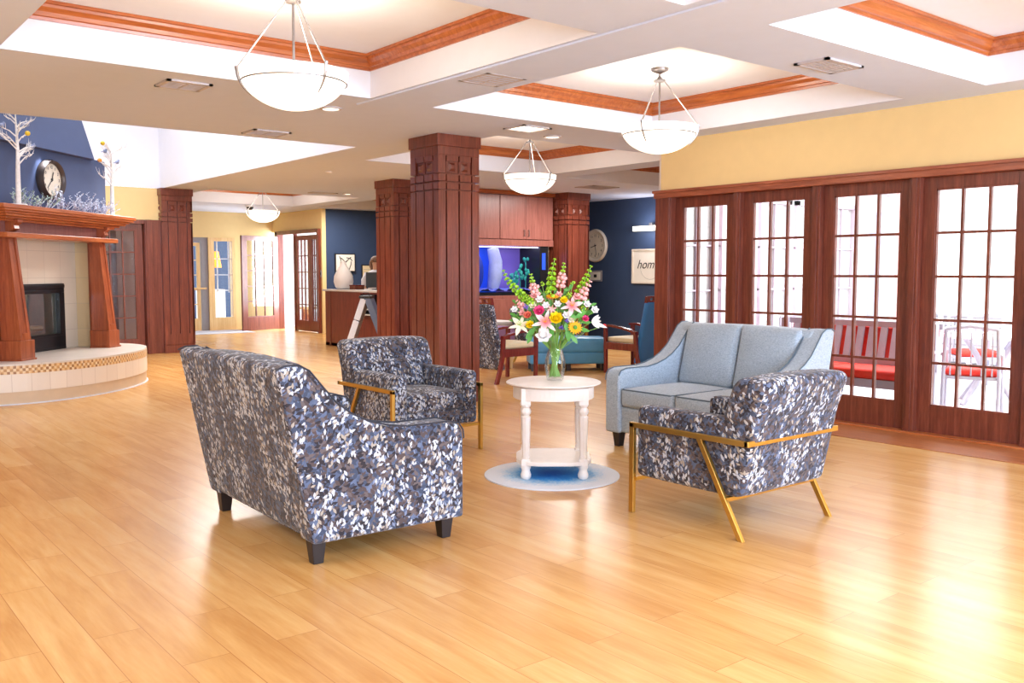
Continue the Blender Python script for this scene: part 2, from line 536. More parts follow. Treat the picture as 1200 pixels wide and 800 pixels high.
class B:
    def __init__(s, mtx=None):
        s.v = []
        s.f = []
        s.uv = {}
        s.m = mtx

    def add(s, vs, fs, uvs=None):
        o = len(s.v)
        for p in vs:
            p = Vector(p)
            s.v.append(s.m @ p if s.m is not None else p)
        for i, f in enumerate(fs):
            if uvs:
                s.uv[len(s.f)] = uvs[i]
            s.f.append([o + k for k in f])
        return s

    def box(s, x0, x1, y0, y1, z0, z1):
        vs = [(x, y, z) for x in (x0, x1) for y in (y0, y1) for z in (z0, z1)]
        return s.add(vs, [(0, 1, 3, 2), (4, 6, 7, 5), (0, 4, 5, 1), (2, 3, 7, 6), (0, 2, 6, 4), (1, 5, 7, 3)])

    def hexa(s, bottom, top):
        n = len(bottom)
        fs = [tuple(range(n))[::-1], tuple(range(n, 2 * n))]
        for i in range(n):
            j = (i + 1) % n
            fs.append((i, j, n + j, n + i))
        return s.add(list(bottom) + list(top), fs)

    def prism(s, pts, axis, a0, a1):
        def mk(p, a):
            return {'x': (a, p[0], p[1]), 'y': (p[0], a, p[1]), 'z': (p[0], p[1], a)}[axis]
        return s.hexa([mk(p, a0) for p in pts], [mk(p, a1) for p in pts])

    def lathe(s, prof, c=(0, 0, 0), n=24, sx=1.0, sy=1.0, flute=0.0, nf=0, axis='z', close=True):
        vs = []
        fs = []
        for r, z in prof:
            for k in range(n):
                a = 2 * PI * k / n
                rr = r * (1 + (flute * math.cos(nf * a) if nf else 0))
                p = (rr * math.cos(a) * sx, rr * math.sin(a) * sy, z)
                if axis == 'y':
                    p = (p[0], z, p[1])
                if axis == 'x':
                    p = (z, p[0], p[1])
                vs.append((p[0] + c[0], p[1] + c[1], p[2] + c[2]))
        m = len(prof)
        for i in range(m - 1):
            for k in range(n):
                j = (k + 1) % n
                fs.append((i * n + k, i * n + j, (i + 1) * n + j, (i + 1) * n + k))
        if close:
            fs.append(tuple(range(n))[::-1])
            fs.append(tuple((m - 1) * n + k for k in range(n)))
        return s.add(vs, fs)

    def tube(s, pts, r, n=8, cap=True):
        pts = [Vector(p) for p in pts]
        rs = r if isinstance(r, (list, tuple)) else [r] * len(pts)
        vs = []
        up = Vector((0, 0, 1))
        last = None
        for i, p in enumerate(pts):
            d = (pts[min(i + 1, len(pts) - 1)] - pts[max(i - 1, 0)])
            d = d.normalized() if d.length > 1e-9 else Vector((0, 0, 1))
            if last is None:
                ref = up if abs(d.z) < 0.9 else Vector((1, 0, 0))
                a = d.cross(ref).normalized()
            else:
                a = (last - d * last.dot(d))
                a = a.normalized() if a.length > 1e-6 else d.cross(up).normalized()
            last = a
            b = d.cross(a).normalized()
            for k in range(n):
                t = 2 * PI * k / n
                vs.append(p + (a * math.cos(t) + b * math.sin(t)) * rs[i])
        fs = []
        for i in range(len(pts) - 1):
            for k in range(n):
                j = (k + 1) % n
                fs.append((i * n + k, i * n + j, (i + 1) * n + j, (i + 1) * n + k))
        if cap:
            fs.append(tuple(range(n))[::-1])
            fs.append(tuple((len(pts) - 1) * n + k for k in range(n)))
        return s.add(vs, fs)

    def bar(s, p, q, w, h, up=(0, 0, 1)):
        p = Vector(p); q = Vector(q)
        d = (q - p).normalized()
        u = Vector(up)
        a = d.cross(u).normalized() * (w / 2)
        b = a.cross(d).normalized() * (h / 2)
        return s.hexa([p - a - b, p + a - b, p + a + b, p - a + b], [q - a - b, q + a - b, q + a + b, q - a + b])

    def ell(s, c, r, n=12, m=8):
        if isinstance(r, (int, float)):
            r = (r, r, r)
        vs = [(c[0], c[1], c[2] - r[2])]
        for i in range(1, m):
            t = PI * i / m
            for k in range(n):
                a = 2 * PI * k / n
                vs.append((c[0] + r[0] * math.sin(t) * math.cos(a), c[1] + r[1] * math.sin(t) * math.sin(a), c[2] - r[2] * math.cos(t)))
        vs.append((c[0], c[1], c[2] + r[2]))
        fs = []
        for k in range(n):
            j = (k + 1) % n
            fs.append((0, 1 + j, 1 + k))
            fs.append((len(vs) - 1, 1 + (m - 2) * n + k, 1 + (m - 2) * n + j))
            for i in range(m - 2):
                fs.append((1 + i * n + k, 1 + i * n + j, 1 + (i + 1) * n + j, 1 + (i + 1) * n + k))
        return s.add(vs, fs)

    def cushion(s, x0, x1, y0, y1, z0, z1, r=0.03, bulge=(0, 0, 0), k=6, seg=4, fn=None):
        h = Vector(((x1 - x0) / 2, (y1 - y0) / 2, (z1 - z0) / 2))
        c = Vector(((x1 + x0) / 2, (y1 + y0) / 2, (z1 + z0) / 2))
        rr = min(r, h.x, h.y, h.z)

        def ts(L):
            e = [-L + rr * (1 - math.cos(PI / 2 * i / seg)) for i in range(seg)]
            mid = [-(L - rr) + 2 * (L - rr) * i / k for i in range(k + 1)]
            return e + mid + [-q for q in e[::-1]]
        T = [ts(h.x), ts(h.y), ts(h.z)]
        N = len(T[0])
        idx = {}
        vs = []

        def vert(i, j, l):
            key = (i, j, l)
            if key in idx:
                return idx[key]
            p = Vector((T[0][i], T[1][j], T[2][l]))
            q = Vector([max(-(h[a] - rr), min(h[a] - rr, p[a])) for a in range(3)])
            d = p - q
            if d.length > 1e-9:
                d = d.normalized() * rr
            o = q + d
            u = [p[a] / h[a] for a in range(3)]
            for a in range(3):
                if bulge[a]:
                    b, e = [t for t in range(3) if t != a]
                    o[a] += bulge[a] * u[a] * max(0, 1 - u[b] ** 2) * max(0, 1 - u[e] ** 2)
            o = o + c
            if fn:
                o = Vector(fn(o.x, o.y, o.z))
            idx[key] = len(vs)
            vs.append(o)
            return idx[key]
        fs = []
        for a in range(N - 1):
            for b in range(N - 1):
                fs.append((vert(a, b, 0), vert(a, b + 1, 0), vert(a + 1, b + 1, 0), vert(a + 1, b, 0)))
                fs.append((vert(a, b, N - 1), vert(a + 1, b, N - 1), vert(a + 1, b + 1, N - 1), vert(a, b + 1, N - 1)))
                fs.append((vert(a, 0, b), vert(a + 1, 0, b), vert(a + 1, 0, b + 1), vert(a, 0, b + 1)))
                fs.append((vert(a, N - 1, b), vert(a, N - 1, b + 1), vert(a + 1, N - 1, b + 1), vert(a + 1, N - 1, b)))
                fs.append((vert(0, a, b), vert(0, a, b + 1), vert(0, a + 1, b + 1), vert(0, a + 1, b)))
                fs.append((vert(N - 1, a, b), vert(N - 1, a + 1, b), vert(N - 1, a + 1, b + 1), vert(N - 1, a, b + 1)))
        return s.add(vs, fs)

    def build(s, name, mat, parent=None, smooth=None, bevel=0.0, seg=2):
        me = bpy.data.meshes.new(name)
        me.from_pydata([tuple(p) for p in s.v], [], s.f)
        if s.uv:
            ul = me.uv_layers.new(name='UVMap')
            for fi, uvs in s.uv.items():
                pl = me.polygons[fi]
                for k, li in enumerate(pl.loop_indices):
                    ul.data[li].uv = uvs[k]
        me.validate()
        me.update()
        import bmesh
        bm = bmesh.new()
        bm.from_mesh(me)
        bmesh.ops.recalc_face_normals(bm, faces=bm.faces)
        bm.to_mesh(me)
        bm.free()
        me.materials.append(mat)
        if smooth is not None:
            me.shade_smooth()
            me.set_sharp_from_angle(angle=math.radians(smooth))
        o = bpy.data.objects.new(name, me)
        COL.objects.link(o)
        if parent:
            o.parent = parent
        if bevel:
            b = o.modifiers.new('bevel', 'BEVEL')
            b.width = bevel
            b.segments = seg
            b.limit_method = 'ANGLE'
            b.angle_limit = math.radians(40)
        return o


def tag(o, label, cat, group=None):
    o['label'] = label
    o['category'] = cat
    if group:
        o['group'] = group
    return o


def thing(name, label, cat, loc=(0, 0, 0), rot=0, group=None):
    o = bpy.data.objects.new(name, None)
    o.empty_display_size = 0.1
    COL.objects.link(o)
    o.location = loc
    o.rotation_euler = (0, 0, rot)
    return tag(o, label, cat, group)


def struct(o):
    o['kind'] = 'structure'
    return o


def kids(o):
    return [c for c in bpy.data.objects if c.parent == o]


def dup(root, loc=None, rot=None, label=None, group=None):
    def cp(o, par):
        c = o.copy()
        COL.objects.link(c)
        c.parent = par
        for ch in kids(o):
            cp(ch, c)
        return c
    r = cp(root, None)
    if loc is not None:
        r.location = loc
    if rot is not None:
        r.rotation_euler = (0, 0, rot)
    if label:
        r['label'] = label
    if group:
        r['group'] = group
    return r


def text_bm(b, body, size, mtx, shear=0.0, depth=0.001, align='CENTER'):
    """add extruded lettering to builder b, lying in local xy then placed by mtx"""
    cu = bpy.data.curves.new('lettering', 'FONT')
    cu.body = body
    cu.size = size
    cu.shear = shear
    cu.extrude = depth
    cu.align_x = align
    cu.align_y = 'CENTER'
    ob = bpy.data.objects.new('lettering', cu)
    COL.objects.link(ob)
    dg = bpy.context.evaluated_depsgraph_get()
    dg.update()
    me = bpy.data.meshes.new_from_object(ob.evaluated_get(dg))
    vs = [mtx @ v.co for v in me.vertices]
    fs = [tuple(p.vertices) for p in me.polygons]
    b.add(vs, fs)
    bpy.data.objects.remove(ob)
    bpy.data.curves.remove(cu)
    bpy.data.meshes.remove(me)


# ============================================================ ROOM SHELL
CZ = 2.81      # soffit height
CT = 3.14      # coffer ceiling height
X0, X1, Y0, Y1 = -3.0, 13.1, -4.0, 21.5
B().box(X0, X1 + 0.2, Y0, Y1 + 0.2, -0.1, 0).build('floor', M['floor'])
struct(bpy.data.objects['floor'])
struct(B().box(X1 + 0.2, X1 + 8, -4, Y1 + 8, -0.12, -0.02).box(X0, X1 + 0.2, Y1 + 0.2, Y1 + 8, -0.12, -0.02).build('ground_outside', M['porchfloor']))
bpy.data.objects['ground_outside'].name = 'floor_outside'

coffers = [
    (1.2, 3.9, 4.02, 6.67), (4.52, 7.3, 3.93, 6.70), (4.53, 7.27, 0.6, 3.27), (1.2, 3.86, 0.6, 3.32),
    (5.98, 8.92, 7.65, 10.38), (9.4, 12.3, 7.65, 10.42), (6.0, 8.93, 15.72, 18.62), (9.4, 12.2, 15.72, 18.55)]
atrium = (-1.2, 5.27, 9.35, 16.1)
holes = coffers + [atrium]
xs = sorted(set([X0, X1] + [h[0] for h in holes] + [h[1] for h in holes] + [9.85, 7.65]))
ys = sorted(set([Y0, Y1] + [h[2] for h in holes] + [h[3] for h in holes] + [18.9, 6.9]))
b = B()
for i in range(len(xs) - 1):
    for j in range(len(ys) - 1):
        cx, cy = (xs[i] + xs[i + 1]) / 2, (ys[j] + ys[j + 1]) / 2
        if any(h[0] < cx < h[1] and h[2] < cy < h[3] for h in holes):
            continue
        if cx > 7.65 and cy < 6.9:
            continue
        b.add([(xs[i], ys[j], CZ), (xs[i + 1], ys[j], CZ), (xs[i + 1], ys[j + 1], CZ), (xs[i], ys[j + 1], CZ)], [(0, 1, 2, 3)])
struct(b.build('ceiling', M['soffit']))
b = B()
for (a0, a1, b0, b1) in coffers:
    v = [(a0, b0, CZ), (a1, b0, CZ), (a1, b1, CZ), (a0, b1, CZ), (a0, b0, CT), (a1, b0, CT), (a1, b1, CT), (a0, b1, CT)]
    b.add(v, [(0, 1, 5, 4), (1, 2, 6, 5), (2, 3, 7, 6), (3, 0, 4, 7), (4, 5, 6, 7)])
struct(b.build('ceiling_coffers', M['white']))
# the beam between the two rows of coffers hangs slightly lower
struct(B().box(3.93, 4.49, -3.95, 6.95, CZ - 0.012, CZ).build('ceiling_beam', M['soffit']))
a0, a1, b0, b1 = atrium
b1 = 16.08
AH = 5.6
b = B()
v = [(a0, b0, CZ), (a1, b0, CZ), (a1, b1, CZ), (a0, b1, CZ), (a0, b0, AH), (a1, b0, AH), (a1, b1, AH), (a0, b1, AH)]
b.add(v, [(0, 1, 5, 4), (1, 2, 6, 5), (2, 3, 7, 6), (3, 0, 4, 7), (4, 5, 6, 7)])
struct(b.build('ceiling_atrium', M['white']))

# crown mouldings inside the coffers
prof = [(0.0, 3.025), (0.014, 3.025), (0.018, 3.045), (0.032, 3.05), (0.040, 3.075), (0.066, 3.10), (0.072, 3.118), (0.09, 3.12), (0.09, 3.1395), (0.0, 3.1395)]
for ci, (a0, a1, b0, b1) in enumerate(coffers):
    b = B()
    P = []
    for (i, z) in prof:
        P.append([(a0 + i, b0 + i, z), (a1 - i, b0 + i, z), (a1 - i, b1 - i, z), (a0 + i, b1 - i, z)])
    n = len(prof)
    for side in range(4):
        t = (side + 1) % 4
        vs = []
        fs = []
        for k in range(n):
            vs += [P[k][side], P[k][t]]
        for k in range(n):
            k2 = (k + 1) % n
            fs.append((2 * k, 2 * k + 1, 2 * k2 + 1, 2 * k2))
        b.add(vs, fs)
    struct(b.build('trim_%d' % (ci + 1), M['oak'] if ci % 2 else M['oak_x']))

# walls -------------------------------------------------------
WX = 7.65
DT = 2.27
# right wall above the glazed doors and beyond the frame
struct(B().box(WX, WX + 0.16, 2.98, 6.88, DT, CZ).box(WX, WX + 0.16, -4, 2.98, 0, CZ).build('wall_right', M['yellow']))
struct(B().box(X0 - 0.1, X0, Y0, Y1, 0, AH).build('wall_left', M['beige']))
# rear wall with three wide window openings
b = B()
b.box(X0, WX, Y0 - 0.15, Y0, 0, 0.45).box(X0, WX, Y0 - 0.15, Y0, 2.55, CZ)
for (p, q) in ((-3.0, -1.6), (2.0, 3.6), (7.2, 7.65)):
    b.box(p, q, Y0 - 0.15, Y0, 0.45, 2.55)
struct(b.build('wall_rear', M['beige']))
# lounge walls
struct(B().box(X1, X1 + 0.15, 6.9, 18.9, 0, CZ).build('wall_lounge', M['blue']))
struct(B().box(11.9, X1, 13.9, 14.05, 0, CZ).build('wall_lounge_back', M['blue']))
struct(B().box(9.85, X1, 18.9, 19.05, 0, CZ).build('wall_reception', M['blue']))
struct(B().box(8.3, 11.9, 13.35, 13.5, 0, CZ).build('wall_aquarium', M['beige']))
# entrance side wall x = 9.75, opening y 18.98 .. 21.4
struct(B().box(9.75, 9.85, 18.9, 19.0, 0, CZ).box(9.75, 9.85, 19.0, Y1, 2.36, CZ).build('wall_entrance_side', M['yellow']))
# far wall y = 21.5 with the entrance opening x 7.0 .. 8.75
struct(B().box(X0, 7.0, 21.5, 21.65, 0, CZ).box(7.0, 8.78, 21.5, 21.65, 2.2, CZ).box(8.78, 9.85, 21.5, 21.65, 0, CZ).build('wall_far', M['yellow']))
# wall with the glazed doors beside the fireplace, y = 16.1
struct(B().box(X0, 3.2, 16.1, 16.25, 0, CZ).box(3.2, 5.3, 16.1, 16.25, DT, CZ).build('wall_hall', M['yellow']))

struct(B().box(4.3, 6.1, 18.9, 19.0, 0, CZ).build('wall_hall_end', M['porchtrim']))
# right wall casing and posts
b = B()
b.box(WX - 0.03, WX + 0.13, 2.98, 6.96, DT - 0.075, DT)
b.box(WX - 0.045, WX + 0.0, 2.98, 6.97, DT - 0.02, DT + 0.01)
struct(b.build('trim_20', M['cherry_y'], bevel=0.004))
b = B().box(WX - 0.02, WX + 0.13, 6.72, 6.94, 0, DT - 0.07)
b.box(WX - 0.035, WX - 0.02, 6.73, 6.75, 0, DT - 0.07)
struct(b.build('trim_21', M['cherry'], bevel=0.004))
for i, yc in enumerate((5.865, 4.955, 4.0, 3.03)):
    b = B()
    b.box(WX + 0.0, WX + 0.13, yc - 0.045, yc + 0.045, 0, DT - 0.07)
    b.box(WX - 0.012, WX, yc - 0.02, yc + 0.02, 0, DT - 0.07)
    struct(b.build('trim_%d' % (22 + i), M['cherry'], bevel=0.003))
struct(B().box(WX - 0.05, WX + 0.13, 2.98, 6.94, 0, 0.018).build('trim_26', M['oak'], bevel=0.004))
# darker border strip of the floor along the doors
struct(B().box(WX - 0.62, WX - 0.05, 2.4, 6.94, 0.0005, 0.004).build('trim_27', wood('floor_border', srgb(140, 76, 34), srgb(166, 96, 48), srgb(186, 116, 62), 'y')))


def french_door(name, w, h, cols, rows, mat, stile=0.11, top=0.10, bot=0.25, th=0.045, handle=None, bar=0.022):
    """leaf from x=0..w, centred on y=0"""
    root = bpy.data.objects.new(name, None)
    COL.objects.link(root)
    root['kind'] = 'structure'
    b = B()
    b.box(0, stile, -th / 2, th / 2, 0.01, h).box(w - stile, w, -th / 2, th / 2, 0.01, h)
    b.box(stile, w - stile, -th / 2, th / 2, 0.01, bot).box(stile, w - stile, -th / 2, th / 2, h - top, h)
    b.build('door_frame', mat, root, bevel=0.003)
    g = B()
    gx0, gx1, gz0, gz1 = stile, w - stile, bot, h - top
    for i in range(1, cols):
        x = gx0 + (gx1 - gx0) * i / cols
        g.box(x - bar / 2, x + bar / 2, -th / 2 + 0.006, th / 2 - 0.006, gz0, gz1)
    for j in range(1, rows):
        z = gz0 + (gz1 - gz0) * j / rows
        g.box(gx0, gx1, -th / 2 + 0.008, th / 2 - 0.008, z - bar / 2, z + bar / 2)
    for (p, q) in ((gx0, gx0 + 0.012), (gx1 - 0.012, gx1)):
        g.box(p, q, -th / 2 + 0.004, th / 2 - 0.004, gz0, gz1)
    for (p, q) in ((gz0, gz0 + 0.012), (gz1 - 0.012, gz1)):
        g.box(gx0, gx1, -th / 2 + 0.004, th / 2 - 0.004, p, q)
    g.build('muntin_grid', mat, root)
    B().box(gx0, gx1, -0.003, 0.003, gz0, gz1).build('glass_pane', M['glass'], root)
    if handle:
        hx, sd = handle
        k = B().lathe([(0.022, 0), (0.022, 0.01)], (hx, sd * th / 2, 1.0), 12, axis='y')
        k.tube([(hx, sd * th / 2, 1.0), (hx, sd * (th / 2 + 0.045), 1.0), (hx + (0.11 if hx < w / 2 else -0.11), sd * (th / 2 + 0.045), 1.0)], 0.009, 8)
        k.build('door_handle', M['blackleg'], root)
    return root


# leaves of the right wall: local x -> -Y
for i, (ya, yb) in enumerate(((6.72, 5.91), (5.82, 5.0), (4.91, 4.045), (3.955, 3.075))):
    d = french_door('door_%d' % (i + 1), ya - yb, 2.195, 3, 5, M['cherry'])
    d.location = (WX + 0.085, ya, 0)
    d.rotation_euler = (0, 0, -PI / 2)

# doors beside the fireplace (wall y=16.1)
for i, x in enumerate((3.25, 4.12)):
    d = french_door('door_%d' % (5 + i), 0.85, 2.19, 3, 5, M['cherry'], stile=0.12, bar=0.02)
    d.location = (x, 16.16, 0)
for i, (x, rz) in enumerate(((3.5, 0.5), (4.3, 0.9), (4.9, -0.2))):
    d = french_door('door_%d' % (15 + i), 0.85, 2.19, 3, 5, M['cherry'], stile=0.12, bar=0.02)
    d.location = (x - 0.6, 17.4 + 0.5 * i, 0)
    d.rotation_euler = (0, 0, rz)
b = B().box(4.98, 5.25, 16.02, 16.26, 0, 2.27).box(3.1, 5.25, 16.05, 16.26, 2.2, 2.27).box(3.1, 3.24, 16.05, 16.26, 0, 2.2)
b.box(5.0, 5.1, 16.0, 16.02, 0, 2.27)
struct(b.build('trim_30', M['cherry'], bevel=0.004))

# entrance: open leaf and closed leaves
d = french_door('door_7', 1.12, 2.24, 3, 5, M['cherry'], stile=0.15, bot=0.33, handle=(1.06, -1))
d.location = (9.66, 21.05, 0)
d.rotation_euler = (0, 0, PI + 0.32)
d = french_door('door_8', 0.78, 2.24, 3, 5, M['cherry'], stile=0.12, bot=0.25)
d.location = (9.76, 20.25, 0)
d.rotation_euler = (0, 0, -PI / 2)
d = french_door('door_9', 0.72, 2.24, 3, 5, M['cherry'], stile=0.12, bot=0.25)
d.location = (9.76, 19.72, 0)
d.rotation_euler = (0, 0, -PI / 2 - 0.0)
d.location = (9.76, 19.46, 0)
d.scale = (0.62, 1, 1)
b = B().box(9.68, 9.85, 21.1, 21.24, 0, 2.36).box(9.68, 9.85, 19.0, 21.24, 2.28, 2.37).box(9.68, 9.85, 18.95, 19.03, 0, 2.36)
b.box(9.72, 9.8, 20.24, 20.3, 0, 2.28)
struct(b.build('trim_31', M['cherry'], bevel=0.004))
# grey framed entrance door and the natural wood sidelight
d = french_door('door_10', 0.72, 2.08, 2, 5, M['natural'], stile=0.07, top=0.07, bot=0.28, bar=0.02)
d.location = (7.22, 21.56, 0)
B().tube([(0.02, -0.07, 1.0), (0.84, -0.07, 1.0)], 0.022, 8).build('push_bar', M['natural'], d)
struct(B().box(7.0, 7.2, 21.52, 21.62, 0, 2.2).box(7.96, 8.12, 21.52, 21.62, 0, 2.2).box(7.2, 7.96, 21.52, 21.62, 2.1, 2.2).build('trim_32', M['greyframe']))
struct(B().box(8.12, 8.26, 21.48, 21.64, 0, 2.2).box(8.70, 8.78, 21.48, 21.64, 0, 2.2).box(8.26, 8.7, 21.48, 21.64, 0, 0.3).box(8.26, 8.7, 21.48, 21.64, 2.12, 2.2).build('trim_33', M['natural']))
root = bpy.data.objects.new('window_1', None)
COL.objects.link(root)
root['kind'] = 'structure'
b = B()
for z in (0.95, 1.32, 1.7):
    b.box(8.26, 8.7, 21.53, 21.56, z - 0.01, z + 0.01)
b.box(8.34, 8.36, 21.53, 21.56, 0.9, 2.12).box(8.62, 8.64, 21.53, 21.56, 0.9, 2.12)
b.build('muntin_grid', M['white'], root)
B().box(8.26, 8.7, 21.54, 21.546, 0.3, 2.12).build('glass_pane', M['glass'], root)

# vestibule behind the entrance
struct(B().box(6.4, 7.0, 24.2, 24.3, 0, CZ).box(8.1, 9.9, 24.2, 24.3, 0, CZ).build('wall_vestibule', M['blue']))
# ============================================================ COLUMNS


def column_meshes():
    W = 0.49
    h = W / 2
    pl = B().box(-h - 0.02, h + 0.02, -h - 0.02, h + 0.02, 0, 0.13).box(-h - 0.012, h + 0.012, -h - 0.012, h + 0.012, 0.13, 0.15)
    cap = B().box(-h - 0.018, h + 0.018, -h - 0.018, h + 0.018, 2.60, 2.69).box(-h - 0.032, h + 0.032, -h - 0.032, h + 0.032, 2.69, 2.81)
    sh = B().box(-h, h, -h, h, 0.15, 2.60)
    t = 0.03
    h = W / 2 - 0.014
    sh = B().box(-h, h, -h, h, 0.15, 2.60)
    g = 0.018
    for r in range(4):
        R = Matrix.Rotation(r * PI / 2, 4, 'Z')
        sh.m = R
        L = h + t
        sh.box(-L, L - g, -h - t, -h, 0.15, 0.33)
        cuts = [-L, -L + 2 * L * 0.19, 0.0, L - 2 * L * 0.19, L]
        for z0, z1 in ((0.33, 2.235),):
            for i in range(4):
                sh.box(cuts[i] + (g / 2 if i else 0), cuts[i + 1] - g / 2, -h - t, -h, z0, z1)
        for z0, z1 in ((2.25, 2.315), (2.335, 2.40)):
            for i in range(4):
                sh.box(cuts[i] + (g / 2 if i else 0), cuts[i + 1] - g / 2, -h - t - 0.004, -h, z0, z1)
        for i in (0, 3):
            sh.box(cuts[i] + (g / 2 if i else 0), cuts[i + 1] - g / 2, -h - t, -h, 2.415, 2.60)
        for i in (1, 2):
            sh.box(cuts[i] + g / 2, cuts[i + 1] - g / 2, -h - t, -h, 2.54, 2.60)
            xm = (cuts[i] + cuts[i + 1]) / 2
            sh.box(cuts[i] + g / 2, cuts[i + 1] - g / 2, -h - 0.012, -h, 2.42, 2.54)
            sh.hexa([(xm - 0.042, -h - 0.012, 2.438), (xm + 0.042, -h - 0.012, 2.438), (xm + 0.042, -h - 0.012, 2.522), (xm - 0.042, -h - 0.012, 2.522)],
                    [(xm - 0.018, -h - 0.034, 2.462), (xm + 0.018, -h - 0.034, 2.462), (xm + 0.018, -h - 0.034, 2.498), (xm - 0.018, -h - 0.034, 2.498)])
        sh.box(-L, L - g, -h - t, -h, 2.595, 2.60)
    sh.m = None
    return pl, sh, cap


pl, sh, cap = column_meshes()
colg = 'square wooden columns'
c0 = thing('square_column', 'tall square cherry wood column nearest the camera, behind the leaf print armchair', 'column', (5.655, 8.145, 0), 0, colg)
pl.build('plinth', M['cherry'], c0, bevel=0.004)
sh.build('shaft', M['cherry'], c0)
cap.build('capital', M['cherry'], c0, bevel=0.004)
dup(c0, (7.75, 12.42, 0), 0, 'square cherry wood column half hidden behind the nearest column, right of the reception desk')
dup(c0, (5.50, 16.0 + 0.2, 0), 0, 'square dark wood column left of the entrance, beside the glazed doors by the fireplace')
dup(c0, (11.45, 12.52, 0), 0, 'square wood column at the right end of the aquarium cabinets')

# ============================================================ FIREPLACE (45 degree corner)
FO = Vector((2.09, 11.05, 0))
fp = thing('fireplace', 'corner fireplace with cherry wood mantel, tapered pilasters and curved tiled hearth', 'fireplace', FO, PI / 4)
# local: x along the front (away), y into the wall, z up  (front normal = -y)
HZ = 0.43
# curved hearth: outline in local coords
cxh = 1.01


def hearth_outline(grow=0.0):
    pts = []
    n = 40
    for i in range(n + 1):
        t = PI * i / n
        pts.append((cxh - (1.52 + grow) * math.cos(t), 0.42 - (1.02 + grow) * math.sin(t) ** 0.9 if 0 < i < n else 0.42))
    return pts


def band(b, pts, z0, z1):
    L = 0
    vs = []
    fs = []
    uvs = []
    for i in range(len(pts) - 1):
        p, q = pts[i], pts[i + 1]
        d = math.hypot(q[0] - p[0], q[1] - p[1])
        o = len(vs)
        vs += [(p[0], p[1], z0), (q[0], q[1], z0), (q[0], q[1], z1), (p[0], p[1], z1)]
        fs.append((o, o + 1, o + 2, o + 3))
        uvs.append([(L, 0.003), (L + d, 0.003), (L + d, z1 - z0), (L, z1 - z0)])
        L += d
    b.add(vs, fs, uvs)


out = hearth_outline()
back = [(cxh + 1.52, 0.9), (cxh - 1.52, 0.9)]
B().prism(out + back, 'z', 0.385, HZ).build('hearth_slab', M['hearthtop'], fp)
he = B()
he.prism([(p[0] * 1.0, p[1] + 0.004) for p in hearth_outline(-0.006)] + back, 'z', 0.0, 0.385)
he.build('hearth_core', M['hearthbase'], fp)
b = B(); band(b, hearth_outline(0.0), 0.135, 0.325); b.build('hearth_tiles', M['hearthside'], fp)
b = B(); band(b, hearth_outline(0.003), 0.325, 0.412); b.build('mosaic_band', M['mosaic'], fp)
b = B(); b.prism(hearth_outline(0.008) + back, 'z', 0, 0.012); b.build('hearth_edge', M['white'], fp)

# chimney body with recess
B().box(-0.25, 0.04, 0.36, 1.25, HZ, 2.0).build('chimney_side', M['tileside_shaded'], fp)
B().box(1.98, 2.22, 0.36, 1.25, HZ, 2.0).build('chimney_side', M['tileside_shaded'], fp)
b = B()
b.box(0.04, 0.36, 0.55, 1.25, HZ, 1.80).box(1.67, 1.98, 0.55, 1.25, HZ, 1.80).box(0.36, 1.67, 0.55, 1.25, 1.25, 1.80)
b.build('tile_surround', M['tileface'], fp)
# firebox insert
fb = B()
fb.box(0.36, 1.67, 0.52, 0.58, 1.14, 1.25).box(0.36, 0.46, 0.52, 0.58, HZ, 1.14).box(1.57, 1.67, 0.52, 0.58, HZ, 1.14)
fb.box(0.46, 1.57, 0.52, 0.58, HZ, 0.60)
fb.box(0.38, 1.65, 0.50, 0.52, 1.20, 1.235).box(0.42, 1.61, 0.51, 0.52, 1.13, 1.17).box(0.42, 1.61, 0.51, 0.52, 0.60, 0.63)
fb.box(0.38, 1.65, 0.505, 0.52, 0.44, 0.46).box(1.55, 1.59, 0.51, 0.52, 0.60, 1.17).box(0.42, 0.46, 0.51, 0.52, 0.60, 1.17)
fb.build('firebox_frame', M['black'], fp, bevel=0.004)
b = B().box(0.46, 1.57, 1.05, 1.06, HZ, 1.2).box(0.44, 0.46, 0.58, 1.05, HZ, 1.2).box(1.57, 1.59, 0.58, 1.05, HZ, 1.2).box(0.46, 1.57, 0.58, 1.05, HZ, 0.62).box(0.46, 1.57, 0.58, 1.05, 1.18, 1.2)
b.build('firebox_lining', M['firewall'], fp)
B().box(0.46, 1.57, 0.555, 0.56, 0.62, 1.15).build('firebox_glass', M['glass'], fp)
lg = B()
for (p, q, r) in (((0.7, 0.8, 0.68), (1.35, 0.75, 0.68), 0.05), ((0.75, 0.7, 0.72), (1.25, 0.85, 0.78), 0.045), ((0.85, 0.68, 0.66), (1.15, 0.9, 0.84), 0.04), ((1.0, 0.9, 0.66), (1.4, 0.66, 0.7), 0.04)):
    lg.tube([p, ((p[0] + q[0]) / 2, (p[1] + q[1]) / 2 + 0.02, (p[2] + q[2]) / 2 + 0.02), q], [r, r * 1.1, r * 0.9], 10)
lg.build('ceramic_logs', M['log'], fp, smooth=50)
